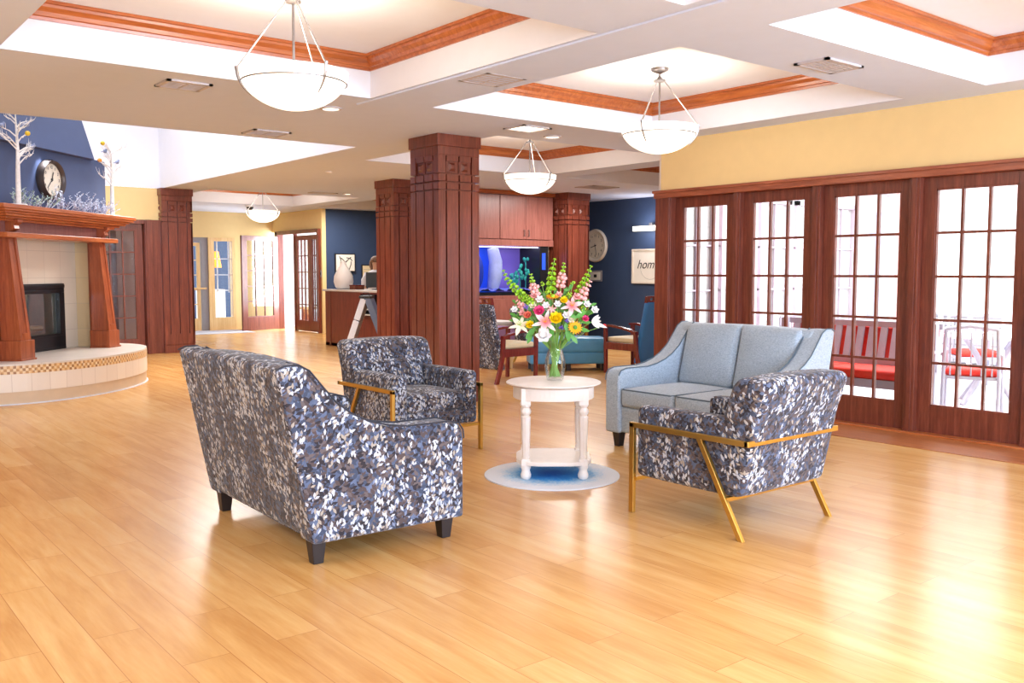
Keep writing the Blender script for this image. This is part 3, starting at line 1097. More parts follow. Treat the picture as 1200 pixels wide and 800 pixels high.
# pilasters
for xo in (0.0, 1.77):
    mir = 1 if xo else -1
    p = B()
    X = lambda a, xo=xo: xo + a
    # tapering shaft leaning back
    bot = [(X(0.02), 0.02, 0.65), (X(0.20), 0.02, 0.65), (X(0.20), 0.24, 0.65), (X(0.02), 0.24, 0.65)]
    tp = [(X(0.02), 0.125, 1.80), (X(0.165), 0.125, 1.80), (X(0.165), 0.24, 1.80), (X(0.02), 0.24, 1.80)]
    p.hexa(bot, tp)
    o = p.build('pedestal_shaft', M['mantel_z'], fp, bevel=0.003)
    # raised stiles leave a sunk channel on the front
    p = B()
    for a, c_ in ((0.02, 0.065), (0.155, 0.20)):
        ta = 0.02 + (a - 0.02) * 0.145 / 0.18
        tb = 0.02 + (c_ - 0.02) * 0.145 / 0.18
        p.hexa([(X(a), 0.008, 0.65), (X(c_), 0.008, 0.65), (X(c_), 0.03, 0.65), (X(a), 0.03, 0.65)],
               [(X(ta), 0.113, 1.80), (X(tb), 0.113, 1.80), (X(tb), 0.13, 1.80), (X(ta), 0.13, 1.80)])
    p.box(X(0.065), X(0.155), 0.008, 0.02, 0.65, 0.73)
    p.build('pedestal_stile', M['mantel_z'], fp)
    p = B().box(X(-0.0), X(0.25), -0.0, 0.26, HZ, 0.65)
    p.box(X(-0.012), X(0.262), -0.012, 0.26, HZ, 0.45)
    p.build('pedestal_base', M['mantel_z'], fp, bevel=0.005)
    p = B().box(X(0.195 if xo else -0.20), X(0.42 if xo else 0.055), 0.255, 0.37, HZ, 1.80)
    p.build('back_pilaster', M['mantel_z'], fp, bevel=0.003)
# lower bar, frieze, cornice
B().box(-0.12, 2.10, 0.02, 0.40, 1.765, 1.82).build('lintel', M['mantel'], fp, bevel=0.006)
B().box(-0.02, 2.04, 0.16, 0.45, 1.82, 1.96).build('frieze', M['mauve'], fp)
for xo in (0.05, 1.83):
    c = B().prism([(0.16, 1.96), (0.01, 1.96), (0.01, 1.93), (0.06, 1.90), (0.05, 1.86), (0.11, 1.83), (0.16, 1.83)], 'x', xo, xo + 0.09)
    c.build('corbel', M['mantel_z'], fp, bevel=0.004)
mt = B()
steps = [(0.06, 1.94, 1.965, 0.0), (0.02, 1.965, 1.99, 0.06), (-0.03, 1.99, 2.015, 0.12), (-0.055, 2.015, 2.04, 0.17), (-0.085, 2.04, 2.065, 0.22), (-0.10, 2.065, 2.11, 0.26)]
for (y, z0, z1, e) in steps:
    mt.box(-0.07 - e, 2.09 + e, y, 0.95, z0, z1)
mt.build('mantel_shelf', M['mantel'], fp, bevel=0.006)

# slate blue chimney breast and hood above the shelf (part of the shell)
cb = bpy.data.objects.new('wall_chimney', None)
COL.objects.link(cb)
cb.location = FO
cb.rotation_euler = (0, 0, PI / 4)
struct(cb)
B().box(-0.20, 2.18, 0.22, 1.9, 2.115, 2.82).build('breast', M['slate'], cb)
hd = B()
hb = [(-0.25, 0.10), (1.74, 0.10), (2.22, 0.55), (2.22, 1.9), (-0.25, 1.9)]
ht = [(0.30, 0.45), (1.35, 0.45), (1.62, 0.72), (1.62, 1.9), (0.30, 1.9)]
hd.hexa([(p[0], p[1], 2.80) for p in hb], [(p[0], p[1], 4.6) for p in ht])
hd.build('hood', M['slate'], cb)
# spot under the hood
l = bpy.data.lights.new('mantel_spot', 'SPOT')
l.energy = 22
l.spot_size = 1.3
l.spot_blend = 0.8
l.color = (0.85, 0.9, 1.0)
l.shadow_soft_size = 0.05
o = bpy.data.objects.new('mantel_spot', l)
COL.objects.link(o)
o.location = FO + Matrix.Rotation(PI / 4, 3, 'Z') @ Vector((0.80, 0.13, 2.77))
o.rotation_euler = (0.12, 0, PI / 4)

FM = Matrix.Translation(FO) @ Matrix.Rotation(PI / 4, 4, 'Z')


def fpt(x, y, z):
    return FM @ Vector((x, y, z))


def clock(name, label, R, loc, rotz, rim_mat, face_mat, rimw, deep, hour=8.0, minute=28.0):
    c = thing(name, label, 'clock', loc, rotz)
    # local: face looks to -y
    c.location = loc
    ri = R - rimw
    B().lathe([(R * 0.98, 0), (R, -0.02), (R * 0.99, -deep * 0.6), (R - rimw * 0.35, -deep), (R - rimw * 0.7, -deep * 0.9), (ri, -deep * 0.55), (ri, 0)], n=48, axis='y').build('clock_rim', rim_mat, c, smooth=40)
    B().lathe([(ri * 1.01, -deep * 0.3), (ri * 1.01, -deep * 0.5)], n=40, axis='y').build('clock_face', face_mat, c)
    nb = B()
    yy = -deep * 0.5 - 0.001
    names = ['12', '1', '2', '3', '4', '5', '6', '7', '8', '9', '10', '11']
    for i, t in enumerate(names):
        a = PI / 2 - i * PI / 6
        mt_ = Matrix.Translation((ri * 0.78 * math.cos(a), yy, ri * 0.78 * math.sin(a))) @ Matrix.Rotation(PI / 2, 4, 'X')
        text_bm(nb, t, ri * 0.27, mt_)
    for i in range(60):
        a = i * PI / 30
        p = Vector((math.cos(a), 0, math.sin(a)))
        nb.bar(p * ri * 0.93 + Vector((0, yy, 0)), p * ri * 0.97 + Vector((0, yy, 0)), 0.003, 0.002, (0, 1, 0))
    nb.build('numerals', M['ink'], c)
    hb_ = B()
    ah = PI / 2 - (hour + minute / 60) * PI / 6
    am = PI / 2 - minute * PI / 30
    for a, ln, wd in ((ah, 0.5, 0.014), (am, 0.74, 0.010)):
        p = Vector((math.cos(a), 0, math.sin(a)))
        hb_.bar(p * (-ri * 0.15) + Vector((0, yy - 0.006, 0)), p * ri * ln + Vector((0, yy - 0.006, 0)), wd, 0.003, (0, 1, 0))
    hb_.lathe([(0.016, yy - 0.01), (0.016, yy)], n=12, axis='y')
    hb_.build('clock_hands', M['ink'], c)
    return c


clock('wall_clock', 'round dark rimmed wall clock above the fireplace mantel', 0.235, fpt(0.94, 0.215, 2.47), PI / 4, M['clockdark'], M['clockface'], 0.05, 0.09, 12, 37)

# birch trees on the mantel


def birch(label, x, y, h, seed, orn):
    rnd = random.Random(seed)
    t = thing('birch_tree_decoration', label, 'decoration', fpt(x, y, 2.11), PI / 4)
    tr = B()
    pts = [(0, 0, 0), (0.005, 0, h * 0.3), (0.02, 0.0, h * 0.6), (0.015, 0.01, h)]
    tr.tube(pts, [0.028, 0.024, 0.017, 0.005], 8)
    tr.lathe([(0.09, 0), (0.085, 0.012)], n=16)
    tr.build('trunk', M['birch'], t, smooth=50)
    br = B()
    tips = []
    for i in range(15):
        z = h * (0.42 + 0.5 * i / 15)
        a = rnd.uniform(0, 2 * PI)
        if i % 3 == 0:
            a = rnd.choice([0, PI]) + rnd.uniform(-0.4, 0.4)
        L = h * rnd.uniform(0.16, 0.34) * (1.1 - 0.5 * i / 15)
        d = Vector((math.cos(a), math.sin(a) * 0.7, rnd.uniform(0.3, 0.9))).normalized()
        p = Vector((0.01, 0, z))
        q = p + d * L * 0.5 + Vector((0, 0, 0.02))
        q.y = min(q.y, 0.06)
        e = q + Vector((d.x * 1.1, d.y, d.z * 0.7)).normalized() * L * 0.5
        e.y = min(e.y, 0.08)
        br.tube([p, q, e], [0.009, 0.006, 0.002], 5)
        tips.append(e)
        for _ in range(4):
            d2 = Vector((d.x + rnd.uniform(-0.8, 0.8), d.y + rnd.uniform(-0.6, 0.6), d.z + rnd.uniform(-0.4, 0.6))).normalized()
            s0 = p.lerp(e, rnd.uniform(0.35, 0.9))
            s1 = s0 + d2 * L * 0.22
            s2 = s0 + (d2 + Vector((0, 0, 0.3))).normalized() * L * 0.42
            s1.y = min(s1.y, 0.08)
            s2.y = min(s2.y, 0.08)
            br.tube([s0, s1, s2], [0.004, 0.003, 0.001], 4)
    br.build('branches', M['birch'], t)
    for k, (ti, mat) in enumerate(orn):
        p = tips[ti % len(tips)]
        o = B()
        if mat == 'bird':
            o.ell((p.x, p.y, p.z + 0.02), (0.035, 0.02, 0.022)).ell((p.x + 0.03, p.y, p.z + 0.045), 0.015)
            o.hexa([(p.x - 0.03, p.y - 0.008, p.z + 0.012), (p.x - 0.03, p.y + 0.008, p.z + 0.012), (p.x - 0.03, p.y + 0.008, p.z + 0.022), (p.x - 0.03, p.y - 0.008, p.z + 0.022)],
                   [(p.x - 0.08, p.y - 0.012, p.z + 0.0), (p.x - 0.08, p.y + 0.012, p.z + 0.0), (p.x - 0.08, p.y + 0.012, p.z + 0.006), (p.x - 0.08, p.y - 0.012, p.z + 0.006)])
            o.build('bird_ornament', M['bird'], t, smooth=50)
        else:
            o.ell((p.x, p.y, p.z), 0.027)
            o.build('ball_ornament', M[mat], t, smooth=60)
    return t


birch('white birch branch tree with bird ornaments on the left part of the mantel', 0.02, -0.03, 1.0, 3, [(2, 'bird'), (7, 'yellowb'), (11, 'bird'), (9, 'bird')])
birch('thin white birch branch tree at the right end of the mantel', 1.98, 0.02, 0.92, 11, [(14, 'yellowb'), (5, 'orange'), (6, 'bird'), (10, 'bird')])


def sprig(label, x0, x1, mat, seed, hgt, count, cat='garland', name='foliage_garland'):
    rnd = random.Random(seed)
    t = thing(name, label, cat, fpt((x0 + x1) / 2, 0.05, 2.112), PI / 4)
    b = B()
    lv = B()
    for i in range(count):
        x = rnd.uniform(x0, x1) - (x0 + x1) / 2
        d = Vector((rnd.uniform(-1, 1), rnd.uniform(-0.5, 0.1), rnd.uniform(0.3, 1.0))).normalized()
        L = hgt * rnd.uniform(0.6, 1.3)
        p = Vector((x, rnd.uniform(-0.05, 0.08), 0.012))
        pts = [p, p + d * L * 0.5, p + (d + Vector((0, 0, 0.1))) * L]
        b.tube(pts, [0.004, 0.003, 0.0015], 4)
        for k in range(9):
            c = pts[0].lerp(pts[2], 0.15 + 0.1 * k)
            a = rnd.uniform(0, 2 * PI)
            u = (Vector((math.cos(a), math.sin(a) * 0.6, 0.5)).normalized())
            s_ = u.cross(d).normalized() * 0.008
            q = c + u * 0.04
            c.z = max(c.z, 0.012); q.z = max(q.z, 0.012); c.y = min(c.y, 0.09); q.y = min(q.y, 0.09)
            m_ = c.lerp(q, 0.5)
            nn = u.cross(s_).normalized() * 0.002
            lv.add([c, m_ + s_, q, m_ - s_, m_ + nn], [(0, 1, 4), (1, 2, 4), (2, 3, 4), (3, 0, 4)])
    b.build('twigs', M['silver'], t)
    lv.build('leaves', mat, t)
    return t


sprig('green frosted evergreen sprigs on the mantel left of the clock', 0.05, 0.68, M['greens'], 5, 0.16, 30)
sprig('silver blue frosted garland on the mantel below the clock', 0.75, 1.9, M['silver'], 9, 0.20, 46)

# ============================================================ AQUARIUM WALL
AY = 12.62
cab = thing('wall_cabinet', 'mauve brown wall cupboard with tall flat doors above the aquarium', 'cabinet', (9.0, AY, 1.85))
# local x 0..2.16, y 0..0.7
b = B().box(0, 2.16, 0.02, 0.72, 0.0, 0.955)
b.box(0, 2.16, 0.0, 0.02, 0, 0.11)
b.build('cabinet_body', M['mauve'], cab, bevel=0.003)
for i, (p, q) in enumerate(((0.02, 0.90), (0.915, 1.49), (1.495, 2.07))):
    dd = B().box(p, q, -0.02, 0.0, 0.12, 0.87).build('cabinet_door', M['mauve'], cab, bevel=0.003)
    if i:
        hx = q - 0.05 if i == 1 else p + 0.05
        B().tube([(hx, -0.025, 0.17), (hx, -0.05, 0.175), (hx, -0.05, 0.275), (hx, -0.025, 0.28)], 0.007, 6).build('handle', M['chrome'], dd)
B().box(-0.02, 2.18, -0.03, 0.72, 0.885, 0.955).build('cornice', M['mantel'], cab, bevel=0.004)
bc = thing('base_cabinet', 'mahogany base cabinet carrying the aquarium', 'cabinet', (9.0, AY, 0))
B().box(0, 2.16, 0.0, 0.72, 0.0, 0.98).build('cabinet_body', M['mauve'], bc, bevel=0.003)
for p, q in ((0.03, 0.72), (0.74, 1.42), (1.44, 2.13)):
    B().box(p, q, -0.02, 0.0, 0.08, 0.92).build('cabinet_door', M['mauve'], bc, bevel=0.004)
aq = thing('aquarium', 'long aquarium with blue and violet lit back and pale curved reflection under the wall cupboard', 'aquarium', (9.0, AY, 0.98))
B().box(0.02, 1.86, 0.03, 0.036, 0.06, 0.86).build('front_glass', M['glass'], aq)
B().box(0.0, 1.90, 0.02, 0.62, 0.0, 0.05).build('tank_base', M['black'], aq)
g = B()
n = 46
vs = []
for i in range(n + 1):
    for j in range(7):
        vs.append((0.02 + 1.84 * i / n, 0.04 + 0.55 * j / 6, 0.10 + 0.02 * math.sin(i * 0.9 + j) + random.uniform(-0.012, 0.012)))
fs = [(i * 7 + j, (i + 1) * 7 + j, (i + 1) * 7 + j + 1, i * 7 + j + 1) for i in range(n) for j in range(6)]
g.add(vs, fs)
g.build('gravel_bed', M['gravel'], aq)
B().box(0.02, 1.30, 0.6, 0.62, 0.05, 0.86).build('back_panel', M['tankblue'], aq)
B().box(1.30, 1.86, 0.6, 0.62, 0.05, 0.86).build('back_panel', M['tankviolet'], aq)
B().box(0.04, 1.84, 0.05, 0.11, 0.84, 0.855).build('tube_light', M['tanklight'], aq)
l = bpy.data.lights.new('tank_light', 'AREA')
l.shape = 'RECTANGLE'
l.size = 1.7
l.size_y = 0.3
l.energy = 6
l.color = (0.75, 0.75, 1.0)
o = bpy.data.objects.new('tank_light', l)
o.location = (9.0 + 0.93, AY + 0.3, 0.98 + 0.84)
COL.objects.link(o)
a = B()  # curved reflections in the tank, built as solid tubes
a.tube([(1.08, 0.42, 0.10), (1.14, 0.42, 0.35), (1.15, 0.42, 0.6), (1.08, 0.42, 0.84)], [0.10, 0.13, 0.12, 0.10], 14)
a.build('tank_reflection', M['coral'], aq, smooth=60)
a = B()
a.tube([(0.36, 0.45, 0.10), (0.42, 0.45, 0.4), (0.44, 0.45, 0.6), (0.38, 0.45, 0.74)], [0.02, 0.025, 0.03, 0.02], 10)
a.build('tank_reflection', M['coral'], aq, smooth=60)
a = B()
for (x, h_) in ((0.72, 0.62), (0.42, 0.55)):
    a.ell((x, 0.4, 0.1 + h_ / 2), (0.14, 0.06, h_ / 2), 14, 10)
a.build('blue_rock', plain('blue_rock', srgb(24, 50, 150), 0.5, var=0.2), aq, smooth=60)
a = B()
rnd = random.Random(4)
for (cx_, hh) in ((1.52, 0.34), (1.62, 0.46), (1.75, 0.56), (1.44, 0.26)):
    for k in range(12):
        x = cx_ + rnd.uniform(-0.04, 0.04)
        z = 0.1 + hh * rnd.uniform(0.3, 1.0)
        a.ell((x, 0.3 + rnd.uniform(-0.04, 0.04), z), (0.03, 0.02, 0.035), 7, 5)
    a.tube([(cx_, 0.3, 0.09), (cx_, 0.3, 0.1 + hh)], 0.01, 6)
a.build('teal_plants', M['teal'], aq)
B().box(1.86, 2.05, 0.02, 0.62, 0.0, 0.87).build('pump_housing', M['black'], aq, bevel=0.004)
B().box(1.90, 1.98, 0.012, 0.02, 0.45, 0.75).build('status_window', M['tankblue'], aq)

# ============================================================ BLUE LOUNGE WALL THINGS (x = 13.1)
clock('wall_clock', 'round cream rimmed wall clock on the navy wall right of the aquarium column', 0.335, (13.095, 13.50, 1.92), -PI / 2, M['clockwhite'], M['clockface'], 0.075, 0.06, 8, 28)
ft = thing('thermostat', 'small white framed thermostat on the navy wall below the cream clock', 'thermostat', (13.09, 13.50, 1.31), -PI / 2)
B().box(-0.19, 0.19, -0.02, 0, -0.11, 0.11).build('plate', M['greyframe'], ft, bevel=0.004)
B().box(-0.15, 0.15, -0.026, -0.02, -0.08, 0.08).build('cover', M['artwhite'], ft)
B().box(-0.03, 0.05, -0.03, -0.026, -0.03, 0.03).build('display', M['ink'], ft)
s_ = thing('wall_sign', 'white framed sign with black script reading home on the navy wall', 'sign', (13.09, 11.93, 1.50), -PI / 2)
B().box(-0.5, 0.5, -0.03, -0.005, -0.31, 0.31).build('sign_panel', M['artwhite'], s_)
b = B()
b.box(-0.53, 0.53, -0.05, 0, 0.30, 0.33).box(-0.53, 0.53, -0.05, 0, -0.33, -0.30).box(-0.53, -0.5, -0.05, 0, -0.3, 0.3).box(0.5, 0.53, -0.05, 0, -0.3, 0.3)
b.build('sign_frame', M['clockwhite'], s_)
b = B()
text_bm(b, 'home', 0.24, Matrix.Translation((-0.13, -0.033, 0.03)) @ Matrix.Rotation(PI / 2, 4, 'X'), 0.35)
b.build('lettering', M['ink'], s_)
b = B()
pts = [(-0.06 + 0.25 * math.cos(t * PI / 20), -0.032, -0.02 + 0.23 * math.sin(t * PI / 20)) for t in range(21, 40)]
b.tube(pts, 0.003, 5)
b.build('wreath_ring', M['greyink'], s_)
pl_ = thing('picture_light', 'long lit picture light on the navy wall above the home sign', 'lamp', (13.09, 11.95, 2.22), -PI / 2)
B().box(-0.42, 0.42, -0.13, -0.06, -0.05, 0.04).build('lamp_shade', M['litpanel'], pl_, bevel=0.01)
B().box(-0.04, 0.04, -0.08, 0.0, 0.04, 0.10).build('bracket', M['chrome'], pl_)
ll = bpy.data.lights.new('picture_light_glow', 'POINT')
ll.energy = 14
ll.shadow_soft_size = 0.1
ll.color = (0.95, 0.93, 1.0)
o = bpy.data.objects.new('picture_light_glow', ll)
o.location = (12.82, 11.95, 2.22)
COL.objects.link(o)

# ============================================================ RECEPTION
dk = thing('reception_desk', 'red brown reception desk with a pale counter left of the columns', 'desk', (8.24, 13.7, 0))
B().box(0, 0.75, 0, 2.17, 0.0, 1.03).build('desk_body', M['reddesk'], dk, bevel=0.004)
B().box(-0.04, 0.80, -0.04, 2.21, 1.03, 1.065).build('countertop', M['countertop'], dk, bevel=0.004)
B().box(0.0, 0.05, -0.002, 2.17, 0, 0.06).box(-0.008, 0, 0.06, 0.10, 0, 1.03).box(-0.008, 0, 1.95, 2.0, 0, 1.03).build('panel_strip', M['cherry'], dk)
vs_ = thing('ceramic_vase', 'large white teardrop ceramic vase on the reception counter', 'vase', (8.50, 15.62, 1.065))
B().lathe([(0.10, 0), (0.155, 0.04), (0.185, 0.14), (0.175, 0.25), (0.12, 0.36), (0.07, 0.44), (0.05, 0.50), (0.055, 0.53), (0.05, 0.525), (0.04, 0.5)], n=28).build('vase_body', M['porcelain'], vs_, smooth=60)
bx = thing('card_box', 'small dark red box on the reception counter right of the white vase', 'box', (8.55, 15.2, 1.065))
B().box(-0.10, 0.10, -0.10, 0.10, 0, 0.07).build('box_body', M['cherry'], bx, bevel=0.004)
B().box(-0.105, 0.105, -0.105, 0.105, 0.07, 0.085).build('box_lid', M['mahog'], bx)
# abstract picture and calendar
pc = thing('framed_picture', 'framed black and white abstract picture on the navy wall behind the white vase', 'picture', (10.31, 18.88, 1.60))
B().box(-0.26, 0.26, -0.03, 0, -0.21, 0.21).build('picture_frame', M['ink'], pc)
B().box(-0.235, 0.235, -0.034, -0.03, -0.185, 0.185).build('picture_paper', M['artwhite'], pc)
b = B()
for (ang, l_, cx_, cz_) in ((0.7, 0.3, 0.05, 0.05), (2.2, 0.28, -0.05, 0.02), (1.3, 0.24, 0.12, -0.06), (2.7, 0.2, 0.1, 0.08), (0.2, 0.2, -0.1, -0.1), (1.7, 0.25, -0.14, 0.05)):
    d_ = Vector((math.cos(ang), 0, math.sin(ang)))
    c_ = Vector((cx_, -0.035, cz_))
    b.tube([c_ - d_ * l_ * 0.4, c_ + Vector((0.02, 0, 0.02)), c_ + d_ * l_ * 0.4], 0.01, 6)
b.build('brush_strokes', M['ink'], pc)
cl = thing('wall_calendar', 'cream ruled notice sheet on the navy wall right of the abstract picture', 'calendar', (11.0, 18.88, 1.31))
B().box(-0.26, 0.26, -0.02, 0, -0.25, 0.25).build('backing_frame', M['ink'], cl)
b = B().box(-0.235, 0.235, -0.024, -0.02, -0.225, 0.225).build('sheet', M['cream'], cl)
b = B()
for i in range(6):
    b.box(-0.21, 0.21, -0.026, -0.024, -0.19 + i * 0.065, -0.183 + i * 0.065)
b.build('ruled_lines', M['greyink'], cl)
sw = thing('wall_switch', 'dark switch plate on the yellow strip beside the entrance doors', 'switch', (9.74, 18.94, 1.35), -PI / 2)
B().box(-0.03, 0.03, -0.012, 0, -0.08, 0.08).build('switch_plate', M['greyframe'], sw)
B().box(-0.01, 0.01, -0.018, -0.012, -0.03, 0.03).build('switch_rocker', M['ink'], sw)
mo = thing('computer_monitor', 'dark flat monitor seen on the reception desk beside the column', 'monitor', (8.80, 14.86, 1.065), -YAW)
B().box(-0.22, 0.22, -0.02, 0.02, 0.04, 0.32).build('screen_housing', M['monitor'], mo, bevel=0.006)
B().box(-0.03, 0.03, 0.0, 0.05, 0.0, 0.1).box(-0.1, 0.1, -0.07, 0.07, 0, 0.012).build('stand', M['monitor'], mo)
tr_ = thing('paper_tray', 'black tiered paper tray hanging on the desk front below the monitor', 'tray', (8.185, 14.12, 0.62), -PI / 2)
b = B()
for i in range(4):
    b.box(-0.22, 0.22, -0.06, 0.045, i * 0.095, i * 0.095 + 0.012)
b.box(-0.22, -0.21, -0.06, 0.045, 0, 0.38).box(0.21, 0.22, -0.06, 0.045, 0, 0.38).box(-0.22, 0.22, 0.035, 0.045, 0, 0.38)
b.build('tray_shelves', M['black'], tr_)
b = B()
for i in range(3):
    b.box(-0.2, 0.2, -0.055, 0.03, i * 0.095 + 0.012, i * 0.095 + 0.03)
b.build('papers', M['artwhite'], tr_)

# person behind the desk
pe = thing('person', 'person in a white shirt standing behind the reception desk, half hidden by the column', 'person', (9.55, 16.21, 0), -YAW)


def skin_body(name, pts, edges, rad, mat, parent, root=0, sub=2):
    me = bpy.data.meshes.new(name)
    me.from_pydata(pts, edges, [])
    o = bpy.data.objects.new(name, me)
    COL.objects.link(o)
    o.parent = parent
    me.materials.append(mat)
    sk = o.modifiers.new('skin', 'SKIN')
    if not me.skin_vertices:
        me.attributes.new
    try:
        layer = me.skin_vertices[0]
    except Exception:
        import bmesh
        bm = bmesh.new(); bm.from_mesh(me); bm.verts.layers.skin.verify(); bm.to_mesh(me); bm.free()
        layer = me.skin_vertices[0]
    for i, r in enumerate(rad):
        layer.data[i].radius = r if isinstance(r, tuple) else (r, r)
        layer.data[i].use_root = (i == root)
    sk.use_smooth_shade = True
    sb = o.modifiers.new('subdivision', 'SUBSURF')
    sb.levels = sb.render_levels = sub
    return o


P_ = [(0, 0, 0.90), (0, 0.01, 1.10), (0, 0.0, 1.30), (0, 0, 1.42), (0, -0.01, 1.50), (0, -0.02, 1.58), (0, -0.02, 1.645),
      (-0.18, 0, 1.34), (-0.22, -0.02, 1.10), (-0.20, -0.20, 0.98), (-0.17, -0.28, 0.98),
      (0.18, 0, 1.34), (0.22, -0.02, 1.10), (0.20, -0.20, 0.98), (0.17, -0.28, 0.98),
      (-0.09, 0, 0.85), (-0.10, 0, 0.48), (-0.10, 0.02, 0.08), (-0.10, -0.12, 0.04),
      (0.09, 0, 0.85), (0.10, 0, 0.48), (0.10, 0.02, 0.08), (0.10, -0.12, 0.04)]
E_ = [(0, 1), (1, 2), (2, 3), (3, 4), (4, 5), (5, 6), (2, 7), (7, 8), (8, 9), (9, 10), (2, 11), (11, 12), (12, 13), (13, 14), (0, 15), (15, 16), (16, 17), (17, 18), (0, 19), (19, 20), (20, 21), (21, 22)]
Rr = [(0.15, 0.10), (0.13, 0.09), (0.15, 0.10), (0.055, 0.055), (0.055, 0.06), (0.085, 0.095), (0.06, 0.07),
      0.055, 0.042, 0.032, 0.03, 0.055, 0.042, 0.032, 0.03, 0.085, 0.055, 0.04, 0.035, 0.085, 0.055, 0.04, 0.035]
skin_body('body', P_, E_, Rr, M['skin'], pe)
b = B()
b.lathe([(0.165, 0.86), (0.17, 0.95), (0.155, 1.1), (0.185, 1.28), (0.17, 1.38), (0.07, 1.44)], n=24, sy=0.72)
for s in (-1, 1):
    b.tube([(s * 0.15, 0, 1.35), (s * 0.23, -0.01, 1.22), (s * 0.235, -0.03, 1.08)], [0.075, 0.062, 0.055], 12)
b.build('shirt', M['shirt'], pe, smooth=60)
b = B().lathe([(0.168, 0.93), (0.17, 0.86), (0.16, 0.80)], n=24, sy=0.75)
for s in (-1, 1):
    b.tube([(s * 0.09, 0, 0.86), (s * 0.1, 0, 0.48), (s * 0.1, 0.02, 0.06)], [0.1, 0.07, 0.055], 12)
b.build('trousers', M['trousers'], pe, smooth=60)
b = B()
b.ell((0, 0.01, 1.62), (0.105, 0.115, 0.095), 18, 12)
b.tube([(-0.09, 0.03, 1.62), (-0.10, 0.04, 1.52), (-0.085, 0.05, 1.42)], [0.035, 0.035, 0.02], 8)
b.tube([(0.09, 0.03, 1.62), (0.10, 0.04, 1.52), (0.085, 0.05, 1.42)], [0.035, 0.035, 0.02], 8)
b.build('hair', M['hair'], pe, smooth=60)

# folding A-shaped stand in front of the desk
st = thing('folding_stand', 'folding A-shaped stand with grey and light blue panels in front of the reception desk', 'stand', (7.66, 13.45, 0), -YAW)


def slab(b, p, q, w, t):
    b.bar(p, q, w, t, (0, 1, 0.0001))


# local x to the camera's right: front leg leans left, rear leg leans right
for nm, x0, x1, seg in (('front', -0.27, 0.07, [(0, 0.22, 'panelb'), (0.22, 0.6, 'panelw'), (0.6, 0.96, 'panelw')]), ('rear', 0.46, 0.10, [(0, 0.98, 'paneld')])):
    for t0, t1, mt_ in seg:
        b = B()
        for (f0, f1) in ((t0 + 0.008, t1 - 0.008),):
            p = Vector((x0 + (x1 - x0) * f0, 0, 1.0 * f0))
            q = Vector((x0 + (x1 - x0) * f1, 0, 1.0 * f1))
            b.bar(p + Vector((0, 0.2, 0)) * 0, q, 0.13 if nm == 'front' else 0.11, 0.42, (0, 0, 1)) if False else None
            d_ = (q - p).normalized()
            nx = Vector((d_.z, 0, -d_.x)) * 0.05
            b.hexa([p - nx + Vector((0, -0.2, 0)), p + nx + Vector((0, -0.2, 0)), p + nx + Vector((0, 0.2, 0)), p - nx + Vector((0, 0.2, 0))],
                   [q - nx + Vector((0, -0.2, 0)), q + nx + Vector((0, -0.2, 0)), q + nx + Vector((0, 0.2, 0)), q - nx + Vector((0, 0.2, 0))])
        b.build('leaning_panel', M[mt_], st, bevel=0.004)
B().box(-0.02, 0.18, -0.21, 0.21, 0.96, 1.0).tube([(0.02, -0.1, 1.0), (0.04, -0.1, 1.05), (0.12, -0.1, 1.05), (0.14, -0.1, 1.0)], 0.008, 6).build('top_hinge', M['black'], st, bevel=0.004)

# ============================================================ SOFAS
SP = [(-0.51, 0.95), (-0.47, 0.968), (-0.40, 0.97), (-0.345, 0.94), (-0.275, 0.855), (-0.21, 0.78), (-0.13, 0.72), (-0.04, 0.675), (0.06, 0.645), (0.17, 0.628), (0.30, 0.628), (0.42, 0.628), (0.48, 0.612), (0.505, 0.575), (0.51, 0.53), (0.51, 0.115), (-0.345, 0.115)]


